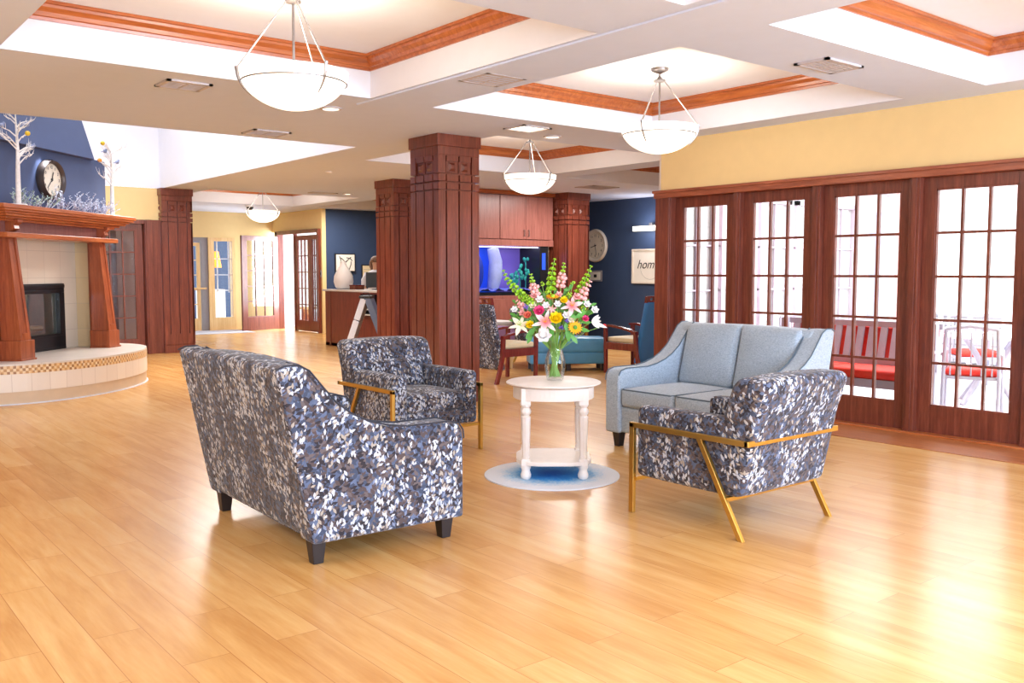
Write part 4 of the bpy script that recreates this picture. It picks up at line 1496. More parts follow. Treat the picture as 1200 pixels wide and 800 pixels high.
def sofa(label, fabric, pipe, loc, rot, W=1.41, group=None):
    t = thing('loveseat', label, 'loveseat', loc, rot, group)
    hw = W / 2
    aw = 0.15
    # arm / side panels following the sloped profile
    for s in (-1, 1):
        y0, y1 = (hw - aw, hw) if s > 0 else (-hw, -hw + aw)
        arm = B().prism(SP, 'y', y0, y1).build('arm', fabric, t, smooth=35, bevel=0.018, seg=3)
        pp = [(p[0], s * (hw - 0.006), p[1]) for p in SP]
        pp = pp[:15]
        B().tube([(x * 1.0 + (0.004 if x > 0 else -0.003), y, z + (0.002 if z > 0.5 else -0.002)) for x, y, z in pp], 0.0045, 6).build('piping', pipe, arm)
        pi_ = [(p[0], s * (hw - aw + 0.004), p[1] + 0.003) for p in SP[2:14]]
        B().tube(pi_, 0.005, 6).build('piping', pipe, arm)
    # back: leaning slab with slightly crowned top
    def bf(x, y, z):
        k = (z - 0.115) / 0.84
        xx = x - 0.165 * max(0, k)
        if z > 0.8:
            z = z + 0.018 * (1 - (y / hw) ** 2)
        return (xx, y, z)
    B().cushion(-0.342, -0.16, -hw + 0.06, hw - 0.06, 0.117, 0.955, 0.05, (0, 0, 0), fn=bf).build('back_rest', fabric, t, smooth=50)
    B().box(-0.32, 0.46, -hw + 0.08, hw - 0.08, 0.12, 0.30).build('seat_base', fabric, t)
    B().cushion(0.40, 0.475, -hw + aw - 0.01, hw - aw + 0.01, 0.12, 0.325, 0.015).build('front_rail', fabric, t, smooth=50)
    inner = W - 2 * aw
    for s in (-1, 1):
        y0, y1 = (0.004, inner / 2 - 0.004) if s > 0 else (-inner / 2 + 0.004, -0.004)
        c = B().cushion(-0.25, 0.495, y0, y1, 0.33, 0.475, 0.03, (0.01, 0, 0.018)).build('seat_cushion', fabric, t, smooth=50)
        B().tube([(-0.1, y0 + 0.01, 0.468), (0.470, y0 + 0.01, 0.470), (0.490, y0 + 0.03, 0.468), (0.490, y1 - 0.03, 0.468), (0.470, y1 - 0.01, 0.470), (-0.1, y1 - 0.01, 0.468)], 0.0055, 6).build('piping', pipe, c)
        def cf(x, y, z, y0=y0, y1=y1):
            k = (z - 0.45) / 0.5
            xx = x - 0.13 * k
            u = (y - (y0 + y1) / 2) / ((y1 - y0) / 2)
            zz = z + (0.02 * (1 - (y / 0.6) ** 2) if z > 0.8 else 0)
            return (xx, y, zz)
        ex = 0.035
        ya, yb = (y0, y1 + ex) if s > 0 else (y0 - ex, y1)
        c = B().cushion(-0.30, -0.16, y0, y1, 0.47, 0.955, 0.045, (0.035, 0, 0.0), fn=cf).build('back_cushion', fabric, t, smooth=50)
    # legs
    for x in (-0.29, 0.44):
        for y in (-hw + 0.09, hw - 0.09):
            B().hexa([(x - 0.026, y - 0.026, 0), (x + 0.026, y - 0.026, 0), (x + 0.026, y + 0.026, 0), (x - 0.026, y + 0.026, 0)],
                     [(x - 0.038, y - 0.038, 0.118), (x + 0.038, y - 0.038, 0.118), (x + 0.038, y + 0.038, 0.118), (x - 0.038, y + 0.038, 0.118)]).build('leg', M['blackleg'], t, bevel=0.003)
    return t


sofa('two seat sofa in leaf print fabric seen from behind, nearest the camera', M['leaf'], M['piping'], (2.30, 4.575, 0), -0.03)
sofa('plain pale blue grey two seat sofa with its back to the glazed doors', M['tweed'], M['piping_g'], (5.715, 4.545, 0), PI)

# ============================================================ GOLD FRAME ARMCHAIRS


def gold_chair(label, loc, rot):
    """front is +y, 0.82 wide"""
    t = thing('gold_frame_armchair', label, 'armchair', loc, rot, 'leaf print armchairs with gold frames')
    F = M['leaf']
    w = 0.385
    # body sides (arms)
    for s in (-1, 1):
        def af(x, y, z, s=s):
            k = (z - 0.22) / 0.4
            if y < -0.2:
                y = y - 0.05 * max(0, k)
            return (x, y, z)
        x0, x1 = (w - 0.125, w) if s > 0 else (-w, -w + 0.125)
        B().cushion(x0, x1, -0.345, 0.385, 0.215, 0.625, 0.035, (0, 0, 0.006), fn=af).build('arm', F, t, smooth=50)
    B().box(-w + 0.1, w - 0.1, -0.33, 0.34, 0.215, 0.32).build('seat_base', F, t)
    B().cushion(-w + 0.11, w - 0.11, 0.32, 0.375, 0.218, 0.335, 0.012).build('front_rail', F, t, smooth=50)
    B().cushion(-w + 0.128, w - 0.128, -0.22, 0.385, 0.335, 0.475, 0.035, (0, 0.006, 0.018)).build('seat_cushion', F, t, smooth=50)

    def bf(x, y, z):
        return (x, y - 0.13 * (z - 0.22) / 0.6, z)
    B().cushion(-w + 0.004, w - 0.004, -0.36, -0.22, 0.22, 0.70, 0.03, fn=bf).build('back_panel', F, t, smooth=50)
    B().cushion(-w + 0.13, w - 0.13, -0.27, -0.10, 0.46, 0.70, 0.04, (0, 0.02, 0), fn=bf).build('back_cushion', F, t, smooth=50)

    def hf(x, y, z):
        k = (z - 0.56) / 0.28
        return (x, y - 0.10 * k, z + 0.012 * (1 - (x / w) ** 2) * (1 if z > 0.7 else 0))
    B().cushion(-w - 0.008, w + 0.008, -0.425, -0.195, 0.592, 0.85, 0.06, (0, 0.012, 0), fn=hf).build('head_roll', F, t, smooth=50)
    # gold frame
    X = 0.403
    for s in (-1, 1):
        B().box(s * X - 0.012, s * X + 0.012, 0.375, 0.41, 0, 0.525).build('front_leg', M['gold'], t, bevel=0.002)
        b = B()
        p = Vector((s * X, -0.10, 0.505)); q = Vector((s * X, -0.385, 0.0))
        d = Vector((0, 0.036, 0))
        b.hexa([(s * X - 0.012, q.y - 0.017, 0), (s * X + 0.012, q.y - 0.017, 0), (s * X + 0.012, q.y + 0.017, 0), (s * X - 0.012, q.y + 0.017, 0)],
               [(s * X - 0.012, p.y - 0.017, 0.505), (s * X + 0.012, p.y - 0.017, 0.505), (s * X + 0.012, p.y + 0.017, 0.505), (s * X - 0.012, p.y + 0.017, 0.505)])
        b.build('rear_leg', M['gold'], t, bevel=0.002)
        B().box(s * X - 0.012, s * X + 0.012, -0.42, 0.41, 0.5, 0.53).build('side_rail', M['gold'], t, bevel=0.002)
    B().box(-X - 0.012, X + 0.012, -0.425, -0.40, 0.5, 0.53).build('rear_rail', M['gold'], t, bevel=0.002)
    B().box(-X, X, -0.29, -0.262, 0.19, 0.212).build('cross_bar', M['gold'], t)
    B().box(-X, X, 0.36, 0.388, 0.19, 0.212).build('cross_bar', M['gold'], t)
    return t


g1 = gold_chair('leaf print armchair with gold frame seen from behind, at the right of the round table', (4.27, 3.28, 0), 0)
dup(g1, (3.925, 6.15, 0), PI, 'leaf print armchair with gold frame facing the camera, in front of the nearest column')
dup(g1, (9.3, 10.6, 0), -PI / 2, 'leaf print armchair with gold frame far behind the flowers and the blue bench')

# ============================================================ ROUND TABLE, RUG, VASE
rug = tag(B().lathe([(0.0001, 0), (0.465, 0), (0.465, 0.008), (0.455, 0.012), (0.0001, 0.012)], n=64, close=False).build('round_rug', M['rug'], smooth=40), 'round pale grey rug with a blue centre under the white table', 'rug')
rug.location = (4.14, 4.69, 0.0005)
TZ = 0.013
tb = thing('round_side_table', 'round cream white side table with turned legs and a lower shelf, on the rug', 'table', (4.165, 4.705, TZ), -YAW)
B().lathe([(0.0001, 0.612), (0.29, 0.612), (0.305, 0.618), (0.325, 0.626), (0.325, 0.634), (0.312, 0.640), (0.0001, 0.642)], n=64, close=False).build('tabletop', M['tablew'], tb, smooth=35)
b = B()
L = 0.192
for (x, y) in ((-L, -L), (L, -L), (L, L), (-L, L)):
    b.box(x - 0.032, x + 0.032, y - 0.032, y + 0.032, 0.50, 0.612)
ap = []
for s in range(4):
    b.m = Matrix.Rotation(s * PI / 2, 4, 'Z')
    n = 12
    o_ = []
    i_ = []
    for k in range(n + 1):
        x = -L + 2 * L * k / n
        yb = -L - 0.035 - 0.05 * (1 - (x / L) ** 2)
        o_.append((x, yb))
        i_.append((x, yb + 0.018))
    b.prism(o_ + i_[::-1], 'z', 0.53, 0.612)
b.m = None
b.build('apron', M['tablew'], tb, bevel=0.002)
lp = [(0.021, 0.135), (0.026, 0.15), (0.020, 0.165), (0.0245, 0.18), (0.030, 0.40), (0.031, 0.42), (0.022, 0.428), (0.030, 0.44), (0.034, 0.455), (0.030, 0.47), (0.022, 0.482), (0.030, 0.49), (0.030, 0.502)]
for (x, y) in ((-L, -L), (L, -L), (L, L), (-L, L)):
    B().lathe(lp, (x, y, 0), 24, flute=0.05, nf=8).build('leg', M['tablew'], tb, smooth=40)
    B().lathe([(0.026, 0), (0.034, 0.012), (0.036, 0.03), (0.028, 0.055), (0.028, 0.065), (0.034, 0.075), (0.034, 0.095)], (x, y, 0), 20).build('foot', M['tablew'], tb, smooth=40)
pts = []
for k in range(64):
    a_ = 2 * PI * k / 64
    r_ = 0.275 + 0.02 * math.cos(4 * (a_ - PI / 4))
    pts.append((r_ * math.cos(a_), r_ * math.sin(a_)))
B().prism(pts, 'z', 0.095, 0.122).build('lower_shelf', M['tablew'], tb, smooth=40, bevel=0.004)
for (x, y) in ((-L, -L), (L, -L), (L, L), (-L, L)):
    B().box(x - 0.03, x + 0.03, y - 0.03, y + 0.03, 0.092, 0.136).build('shelf_block', M['tablew'], tb, bevel=0.002)

VZ = TZ + 0.643
VC = Vector((4.175, 4.70, VZ))
va = thing('glass_vase', 'clear ribbed glass vase full of stems on the round white table', 'vase', VC)
vp = [(0.045, 0.0), (0.056, 0.004), (0.062, 0.03), (0.072, 0.09), (0.070, 0.14), (0.055, 0.19), (0.047, 0.215), (0.052, 0.245), (0.066, 0.275)]
vin = [(r - 0.004, z) for r, z in vp[::-1] if z > 0.01]
B().lathe(vp + vin + [(0.0001, 0.014)], n=36, flute=0.015, nf=12, close=False).build('vase_glass', M['clear'], va, smooth=50)
B().lathe([(0.048, 0.016), (0.056, 0.03), (0.066, 0.09), (0.064, 0.14), (0.050, 0.185), (0.0001, 0.186)], n=28, close=True).build('water', M['water'], va, smooth=50)

# ------------------------------------------------------------ flowers
RV = Vector((math.cos(YAW), -math.sin(YAW), 0))
FV = Vector((math.sin(YAW), math.cos(YAW), 0))


def head_pos(px, py, dep=0.0):
    """position inside the bouquet from its measured place, in metres right / up of the vase foot"""
    u = (px - 373) / 5.33 * 0.00585
    z = (765 - py) / 5.33 * 0.00585
    return RV * u - FV * dep + Vector((0, 0, z))


def petal(b, c, dirv, up, L, W, curl=0.3, n=5, start=0.0):
    """a pointed petal from c along dirv, bending towards up"""
    dirv = dirv.normalized()
    side = dirv.cross(up).normalized()
    nrm = side.cross(dirv).normalized()
    vs = []
    for i in range(n + 1):
        t = i / n
        wd = W * math.sin(PI * min(1, 0.12 + t * 0.88)) ** 0.8 * 0.5
        p = c + dirv * (start + L * t) + nrm * (curl * L * t * t)
        if i == n:
            wd = 0.0005
        vs += [p - side * wd, p + nrm * (-0.12 * wd), p + side * wd]
    fs = []
    for i in range(n):
        o = i * 3
        fs += [(o, o + 1, o + 4, o + 3), (o + 1, o + 2, o + 5, o + 4)]
    b.add(vs, fs)
    # underside for thickness
    vs2 = [v - nrm * 0.0012 for v in vs]
    b.add(vs2, [tuple(reversed(f)) for f in fs])


def flower(name, label, cat, px, py, dep, kind, size, mat, center=None, group=None, face=None):
    size *= 1.3
    H = head_pos(px, py, dep)
    t = thing(name, label, cat, VC, 0, group)
    foot = Vector((random.uniform(-0.03, 0.03), random.uniform(-0.03, 0.03), 0.025)) - Vector((H.x, H.y, 0)) * 0.12
    neck = Vector((H.x, H.y, 0)) * 0.22
    if neck.length > 0.038:
        neck = neck.normalized() * 0.038
    neck.z = 0.21
    mid = neck.lerp(H, 0.55) + Vector((0, 0, 0.03))
    if H.z < 0.27:
        mid = neck.lerp(H, 0.5) + Vector((0, 0, 0.06))
    B().tube([foot, foot.lerp(neck, 0.5), neck, mid, H], [0.002, 0.002, 0.002, 0.002, 0.0018], 6).build('stem', M['stem'], t)
    toward = (-FV + H.normalized() * 0.5 + Vector((0, 0, 0.15))).normalized() if face is None else face.normalized()
    ax = toward.cross(Vector((0, 0, 1))).normalized()
    ay = ax.cross(toward).normalized() * -1
    h = bpy.data.objects.new(name, None)
    b = B()
    # the petals are modelled about the head centre (object origin at the head)
    O = Vector((0, 0, 0))
    if kind == 'lily':
        for k in range(6):
            a_ = k * PI / 3 + 0.3
            d = (ax * math.cos(a_) + ay * math.sin(a_)) * 0.95 + toward * 0.35
            petal(b, O, d, toward, size, size * (0.42 if k % 2 else 0.3), -0.28, 6)
    elif kind == 'rose':
        for ring, (nn, rr, tilt, ll) in enumerate(((8, 0.5, 0.35, 1.0), (7, 0.35, 0.8, 0.85), (5, 0.2, 1.6, 0.7), (4, 0.08, 3.0, 0.6))):
            for k in range(nn):
                a_ = 2 * PI * k / nn + ring * 0.5
                d = ax * math.cos(a_) + ay * math.sin(a_) + toward * tilt
                petal(b, (ax * math.cos(a_) + ay * math.sin(a_)) * size * rr * 0.3, d, toward, size * ll, size * 0.85, 0.25, 4)
        b.ell((0, 0, 0), size * 0.45, 10, 8)
    elif kind == 'daisy':
        for k in range(16):
            a_ = 2 * PI * k / 16
            d = ax * math.cos(a_) + ay * math.sin(a_) + toward * 0.15
            petal(b, O, d, toward, size, size * 0.3, -0.05, 4)
    elif kind == 'blossom':
        for ring in range(2):
            for k in range(6):
                a_ = 2 * PI * k / 6 + ring * 0.5
                d = ax * math.cos(a_) + ay * math.sin(a_) + toward * (0.4 + ring)
                petal(b, O, d, toward, size * (1 - ring * 0.25), size * 0.7, 0.1, 4)
    elif kind == 'long':
        for k in range(5):
            d = RV * (1 if px > 373 else -1) + Vector((0, 0, 1.1 - 0.5 * k)) + FV * random.uniform(-0.4, 0.2)
            petal(b, O, d, -FV, size * (1.0 if k == 3 else 0.6), size * 0.22, 0.1, 5)
    elif kind == 'spray':
        for k in range(14):
            q = Vector((random.gauss(0, 1), random.gauss(0, 1), random.gauss(0, 1))).normalized() * size * random.uniform(0.5, 1)
            b.ell(q, size * 0.26, 7, 5)
    o = b.build('petals', mat, t, smooth=50)
    o.location = H
    if center:
        c = B()
        if kind == 'lily':
            for k in range(6):
                a_ = k * PI / 3
                q = (ax * math.cos(a_) + ay * math.sin(a_)) * size * 0.18 + toward * size * 0.5
                c.tube([O, q], 0.0013, 4)
                c.ell(q, (0.004, 0.003, 0.003), 6, 4)
        else:
            c.ell(toward * size * 0.08, size * 0.3, 10, 6)
        co = c.build('flower_center', center, t)
        co.location = H
    return t


def spike(name, label, pts, mat, size, kind, group=None, tipmat=None):
    t = thing(name, label, 'flower', VC, 0, group)
    P = [head_pos(*p) for p in pts]
    neck = Vector((P[-1].x, P[-1].y, 0)) * 0.25
    if neck.length > 0.036:
        neck = neck.normalized() * 0.036
    neck.z = 0.21
    foot = -Vector((neck.x, neck.y, 0)) * 0.8 + Vector((0, 0, 0.025))
    line = [foot, foot.lerp(neck, 0.5), neck] + P[::-1]
    B().tube(line, 0.0026, 6).build('stem', M['stem'], t)
    # bells along the path
    L = [P[0]]
    tot = sum((P[i + 1] - P[i]).length for i in range(len(P) - 1))
    b = B()
    b2 = B()
    step = size * (1.0 if kind == 'bell' else 0.75)
    n = max(4, int(tot / step))
    for i in range(n):
        s = tot * i / n
        acc = 0
        for j in range(len(P) - 1):
            l_ = (P[j + 1] - P[j]).length
            if acc + l_ >= s:
                c = P[j].lerp(P[j + 1], (s - acc) / l_)
                tang = (P[j] - P[j + 1]).normalized()
                break
            acc += l_
        f = 0.45 + 0.75 * min(1, i / (n * 0.6))
        sz = size * f
        for k in range(4 if kind == 'bell' else 5):
            a_ = 2 * PI * k / 4 + i * 0.8
            sd = tang.cross(FV).normalized()
            fd = tang.cross(sd).normalized()
            d = (sd * math.cos(a_) + fd * math.sin(a_) + tang * 0.5).normalized()
            tgt = b2 if (tipmat and i < n * 0.4) else b
            if kind == 'bell':
                # small open cup
                u1 = d.cross(tang).normalized(); u2 = d.cross(u1).normalized()
                vs = []; fs = []
                for r_, h_ in ((0.15, 0.1), (0.5, 0.5), (0.75, 0.85), (0.7, 0.8), (0.3, 0.35)):
                    for q in range(7):
                        th = 2 * PI * q / 7
                        vs.append(c + d * sz * h_ + (u1 * math.cos(th) + u2 * math.sin(th)) * sz * r_ * 0.62)
                for r_ in range(4):
                    for q in range(7):
                        fs.append((r_ * 7 + q, r_ * 7 + (q + 1) % 7, (r_ + 1) * 7 + (q + 1) % 7, (r_ + 1) * 7 + q))
                tgt.add(vs, fs)
            else:
                q = c + d * sz * random.uniform(0.35, 0.8)
                tgt.ell(q, sz * 0.36, 7, 5)
                petal(tgt, q, d + Vector((0, 0, -0.4)), Vector((0, 0, 1)), sz * 0.6, sz * 0.6, -0.2, 3)
    b.build('blooms', mat, t, smooth=50)
    if tipmat:
        b2.build('green_buds', tipmat, t, smooth=50)
    return t


GB = 'lime green bell flower spikes of the bouquet'
spike('bells_of_ireland', 'lime green bell flower spike arching out at the far left of the bouquet', [(52, 85, 0), (75, 140, 0), (115, 185, 0), (155, 225, 0), (210, 280, 0)], M['lime'], 0.030, 'bell')
spike('bells_of_ireland', 'tall upright lime green bell flower spike, tip of the bouquet above the vase', [(368, 15, 0), (357, 60, 0), (350, 110, 0), (346, 165, 0), (345, 235, 0)], M['lime'], 0.032, 'bell')
spike('bells_of_ireland', 'lime green bell flower spike leaning to the upper right of the bouquet', [(592, 58, 0), (572, 110, 0), (548, 165, 0), (525, 205, 0), (495, 250, 0)], M['lime'], 0.030, 'bell')
spike('snapdragon', 'pale pink snapdragon spike at the upper left of the bouquet', [(222, 108, 0.02), (232, 150, 0.02), (244, 205, 0.02), (262, 260, 0.02)], M['softpink'], 0.032, 'snap', tipmat=M['lime'])
spike('snapdragon', 'tall pink snapdragon spike right of the upright green one', [(425, 40, 0), (418, 90, 0), (408, 150, 0), (405, 210, 0)], M['softpink'], 0.034, 'snap', tipmat=M['lime'])
spike('snapdragon', 'pink snapdragon spike below the right green bell flowers', [(585, 150, 0.03), (560, 190, 0.03), (535, 235, 0.03), (510, 275, 0.03)], M['softpink'], 0.036, 'snap')
spike('snapdragon', 'short pink snapdragon leaning over the left side of the bouquet', [(135, 270, 0.02), (165, 300, 0.02), (195, 325, 0.02)], M['softpink'], 0.03, 'snap')
spike('snapdragon', 'small green budded spike in the middle left of the bouquet', [(190, 235, 0.02), (215, 262, 0.02), (245, 300, 0.02)], M['lime'], 0.024, 'snap')
flower('lily', 'large open pink and white lily in the middle of the bouquet', 'flower', 308, 400, 0.09, 'lily', 0.072, M['lilypetal'], M['roseorange'])
flower('lily', 'pink and white lily right of the big yellow rose', 'flower', 472, 300, 0.06, 'lily', 0.062, M['lilypetal'], M['roseorange'])
flower('lily', 'cream lily at the lower left edge of the bouquet', 'flower', 155, 420, 0.04, 'lily', 0.062, M['creampetal'], M['lime'])
flower('rose', 'big bright yellow rose in the middle of the bouquet', 'flower', 373, 378, 0.09, 'rose', 0.036, M['roseyellow'])
flower('rose', 'small yellow rose at the lower left of the bouquet', 'flower', 215, 417, 0.07, 'rose', 0.023, M['roseyellow'])
flower('rose', 'small yellow rose in the upper right middle of the bouquet', 'flower', 424, 266, 0.05, 'rose', 0.021, M['roseyellow'])
flower('daisy', 'flat orange yellow daisy below the upright green spike', 'flower', 355, 243, 0.05, 'daisy', 0.038, M['roseorange'], M['lime'], face=Vector((0, 0, 1)) - FV * 0.35)
flower('gerbera', 'hot pink gerbera in the left middle of the bouquet', 'flower', 270, 332, 0.07, 'rose', 0.030, M['rosepink'])
flower('carnation', 'coral pink carnation at the left of the bouquet', 'flower', 200, 357, 0.06, 'rose', 0.022, M['coralpink'])
flower('carnation', 'small soft pink carnation at the upper left of the bouquet', 'flower', 238, 238, 0.04, 'rose', 0.018, M['softpink'])
flower('carnation', 'small pink carnation at the right of the bouquet', 'flower', 556, 380, 0.06, 'rose', 0.019, M['rosepink'])
flower('sunflower', 'golden orange sunflower at the lower right of the bouquet', 'flower', 492, 432, 0.08, 'daisy', 0.040, M['roseorange'], M['leafg'])
flower('white_blossom', 'large white blossom at the bottom of the bouquet over the vase rim', 'flower', 300, 488, 0.08, 'blossom', 0.050, M['whitepetal'])
flower('white_blossom', 'white blossom in the middle of the bouquet above the pink lily', 'flower', 312, 298, 0.05, 'blossom', 0.024, M['whitepetal'])
flower('white_blossom', 'white blossom in the upper left middle of the bouquet', 'flower', 275, 262, 0.04, 'blossom', 0.026, M['whitepetal'])
flower('white_blossom', 'white blossom at the left edge of the bouquet', 'flower', 120, 323, 0.04, 'blossom', 0.022, M['whitepetal'])
flower('white_blossom', 'white blossom at the right edge of the bouquet', 'flower', 615, 327, 0.03, 'blossom', 0.026, M['whitepetal'])
flower('white_blossom', 'white blossom at the upper right of the bouquet beside the pink lily', 'flower', 568, 292, 0.03, 'blossom', 0.024, M['whitepetal'])
flower('white_blossom', 'white blossom right of the big yellow rose', 'flower', 438, 358, 0.07, 'blossom', 0.026, M['whitepetal'])
flower('white_blossom', 'white blossom above the big yellow rose', 'flower', 385, 290, 0.05, 'blossom', 0.024, M['whitepetal'])
flower('white_lily', 'white long petalled flower reaching out at the right of the bouquet', 'flower', 600, 398, 0.03, 'long', 0.085, M['whitepetal'])
flower('statice', 'small violet flower cluster below the big yellow rose', 'flower', 405, 436, 0.09, 'spray', 0.014, M['purple'])
flower('statice', 'small violet flower cluster right of the big yellow rose', 'flower', 440, 392, 0.08, 'spray', 0.014, M['purple'])
flower('statice', 'small violet flower cluster at the left of the bouquet', 'flower', 190, 305, 0.05, 'spray', 0.014, M['purple'])
flower('alstroemeria', 'pale pink blossom between the pink spikes and the big pink lily', 'flower', 350, 320, 0.04, 'lily', 0.028, M['softpink'])
flower('alstroemeria', 'cream blossom at the left of the hot pink gerbera', 'flower', 232, 300, 0.03, 'blossom', 0.024, M['creampetal'])
flower('alstroemeria', 'soft pink blossom at the upper right between the spikes', 'flower', 505, 245, 0.03, 'blossom', 0.026, M['softpink'])
flower('alstroemeria', 'soft pink blossom left of the upper yellow rose', 'flower', 395, 232, 0.02, 'blossom', 0.022, M['softpink'])
flower('alstroemeria', 'soft pink blossom at the left edge of the bouquet above the cream lily', 'flower', 165, 345, 0.03, 'blossom', 0.022, M['softpink'])
flower('alstroemeria', 'cream blossom under the right pink lily', 'flower', 470, 385, 0.05, 'blossom', 0.026, M['creampetal'])
flower('chrysanthemum', 'lime green pompom at the top centre of the bouquet', 'flower', 325, 215, 0.02, 'spray', 0.020, M['lime'])
flower('chrysanthemum', 'lime green pompom at the left of the bouquet', 'flower', 205, 275, 0.02, 'spray', 0.022, M['lime'])
flower('chrysanthemum', 'lime green pompom at the upper right of the bouquet', 'flower', 455, 235, 0.02, 'spray', 0.020, M['lime'])
flower('chrysanthemum', 'lime green pompom at the right of the bouquet', 'flower', 545, 320, 0.02, 'spray', 0.020, M['lime'])
flower('lily_bud', 'yellow green lily bud at the upper left of the bouquet', 'flower', 290, 165, 0.02, 'spray', 0.013, M['lime'])
flower('lily_bud', 'yellow green lily bud at the upper right of the bouquet', 'flower', 482, 158, 0.02, 'spray', 0.013, M['lime'])
flower('tulip', 'small red bud at the far right tip of the bouquet', 'flower', 678, 425, 0.0, 'spray', 0.015, M['redbud'])


def foliage(label, spots, seed):
    t = thing('leafy_stem', label, 'foliage', VC, 0)
    st_ = B()
    lf = B()
    rnd = random.Random(seed)
    for (px, py, dep, ang, L) in spots:
        H = head_pos(px, py, dep)
        neck = Vector((H.x, H.y, 0)) * 0.2
        if neck.length > 0.036:
            neck = neck.normalized() * 0.036
        neck.z = 0.21
        st_.tube([Vector((-neck.x, -neck.y, 0.03)), neck, neck.lerp(H, 0.6) + Vector((0, 0, 0.01)), H], 0.0025, 5)
        d = RV * math.cos(ang) + Vector((0, 0, math.sin(ang))) - FV * rnd.uniform(-0.1, 0.3)
        petal(lf, H, d, -FV + Vector((0, 0, 0.3)), L, L * 0.42, -0.15, 6)
        petal(lf, H, -d + Vector((0, 0, 0.9)), -FV, L * 0.7, L * 0.34, -0.1, 6)
    st_.build('stem', M['stem'], t)
    lf.build('leaves', M['leafg'], t, smooth=50)
    return t


foliage('dark green leaves at the lower right of the bouquet', [(500, 370, 0.07, 0.6, 0.08), (520, 440, 0.06, -0.2, 0.07), (470, 480, 0.07, -0.9, 0.07), (440, 450, 0.08, -1.3, 0.08), (530, 360, 0.04, 1.1, 0.07)], 1)
foliage('green leaves at the lower left of the bouquet', [(240, 440, 0.06, -2.3, 0.09), (225, 470, 0.06, -2.0, 0.075), (190, 400, 0.03, 3.0, 0.07), (130, 360, 0.0, 2.8, 0.05), (160, 330, 0.0, 2.4, 0.06)], 2)
foliage('green leaves inside the middle of the bouquet', [(340, 330, 0.02, 1.5, 0.08), (300, 350, 0.02, 2.2, 0.08), (400, 330, 0.02, 0.9, 0.08), (250, 300, 0.0, 2.4, 0.08), (480, 350, 0.02, 0.4, 0.08), (350, 440, 0.05, -1.6, 0.07), (280, 420, 0.0, 2.8, 0.09), (440, 420, 0.0, 0.2, 0.09)], 3)
foliage('bright green leaves round the left flank of the bouquet', [(180, 250, 0.0, 2.2, 0.06), (150, 290, 0.0, 2.6, 0.06), (230, 330, 0.03, 2.3, 0.06), (260, 210, 0.0, 1.8, 0.06), (310, 260, 0.0, 1.7, 0.06), (140, 390, 0.0, 3.1, 0.06), (240, 380, 0.04, 2.6, 0.06)], 7)
foliage('bright green leaves round the right flank of the bouquet', [(460, 200, 0.0, 1.1, 0.06), (500, 280, 0.02, 0.8, 0.06), (590, 300, 0.0, 0.4, 0.05), (540, 400, 0.03, 0.0, 0.06), (410, 300, 0.02, 1.2, 0.06), (440, 340, 0.03, 0.7, 0.06)], 8)
foliage('thin green leaves at the back of the bouquet', [(330, 220, -0.05, 1.5, 0.07), (290, 240, -0.05, 2.0, 0.07), (430, 240, -0.05, 1.2, 0.07), (210, 300, -0.05, 2.5, 0.08), (530, 300, -0.05, 0.6, 0.08), (170, 380, -0.04, 3.0, 0.08), (560, 350, -0.04, 0.3, 0.08), (380, 260, -0.06, 1.6, 0.08)], 4)
b = B()
rnd = random.Random(12)
t = thing('stem_bundle', 'bundle of bare green flower stems standing in the glass vase', 'stems', VC, 0)
for i in range(10):
    a_ = rnd.uniform(0, 2 * PI)
    r_ = rnd.uniform(0.01, 0.05)
    c_ = a_ + PI + rnd.uniform(-0.7, 0.7)
    b.tube([(r_ * math.cos(a_), r_ * math.sin(a_), 0.02), (0.3 * r_ * math.cos(a_), 0.3 * r_ * math.sin(a_), 0.14), (0.036 * math.cos(c_), 0.036 * math.sin(c_), 0.22), (0.06 * math.cos(c_), 0.06 * math.sin(c_), 0.31)], 0.0022, 6)
b.build('stems', M['stem'], t, smooth=60)

# ============================================================ WOODEN HIGH BACK CHAIRS


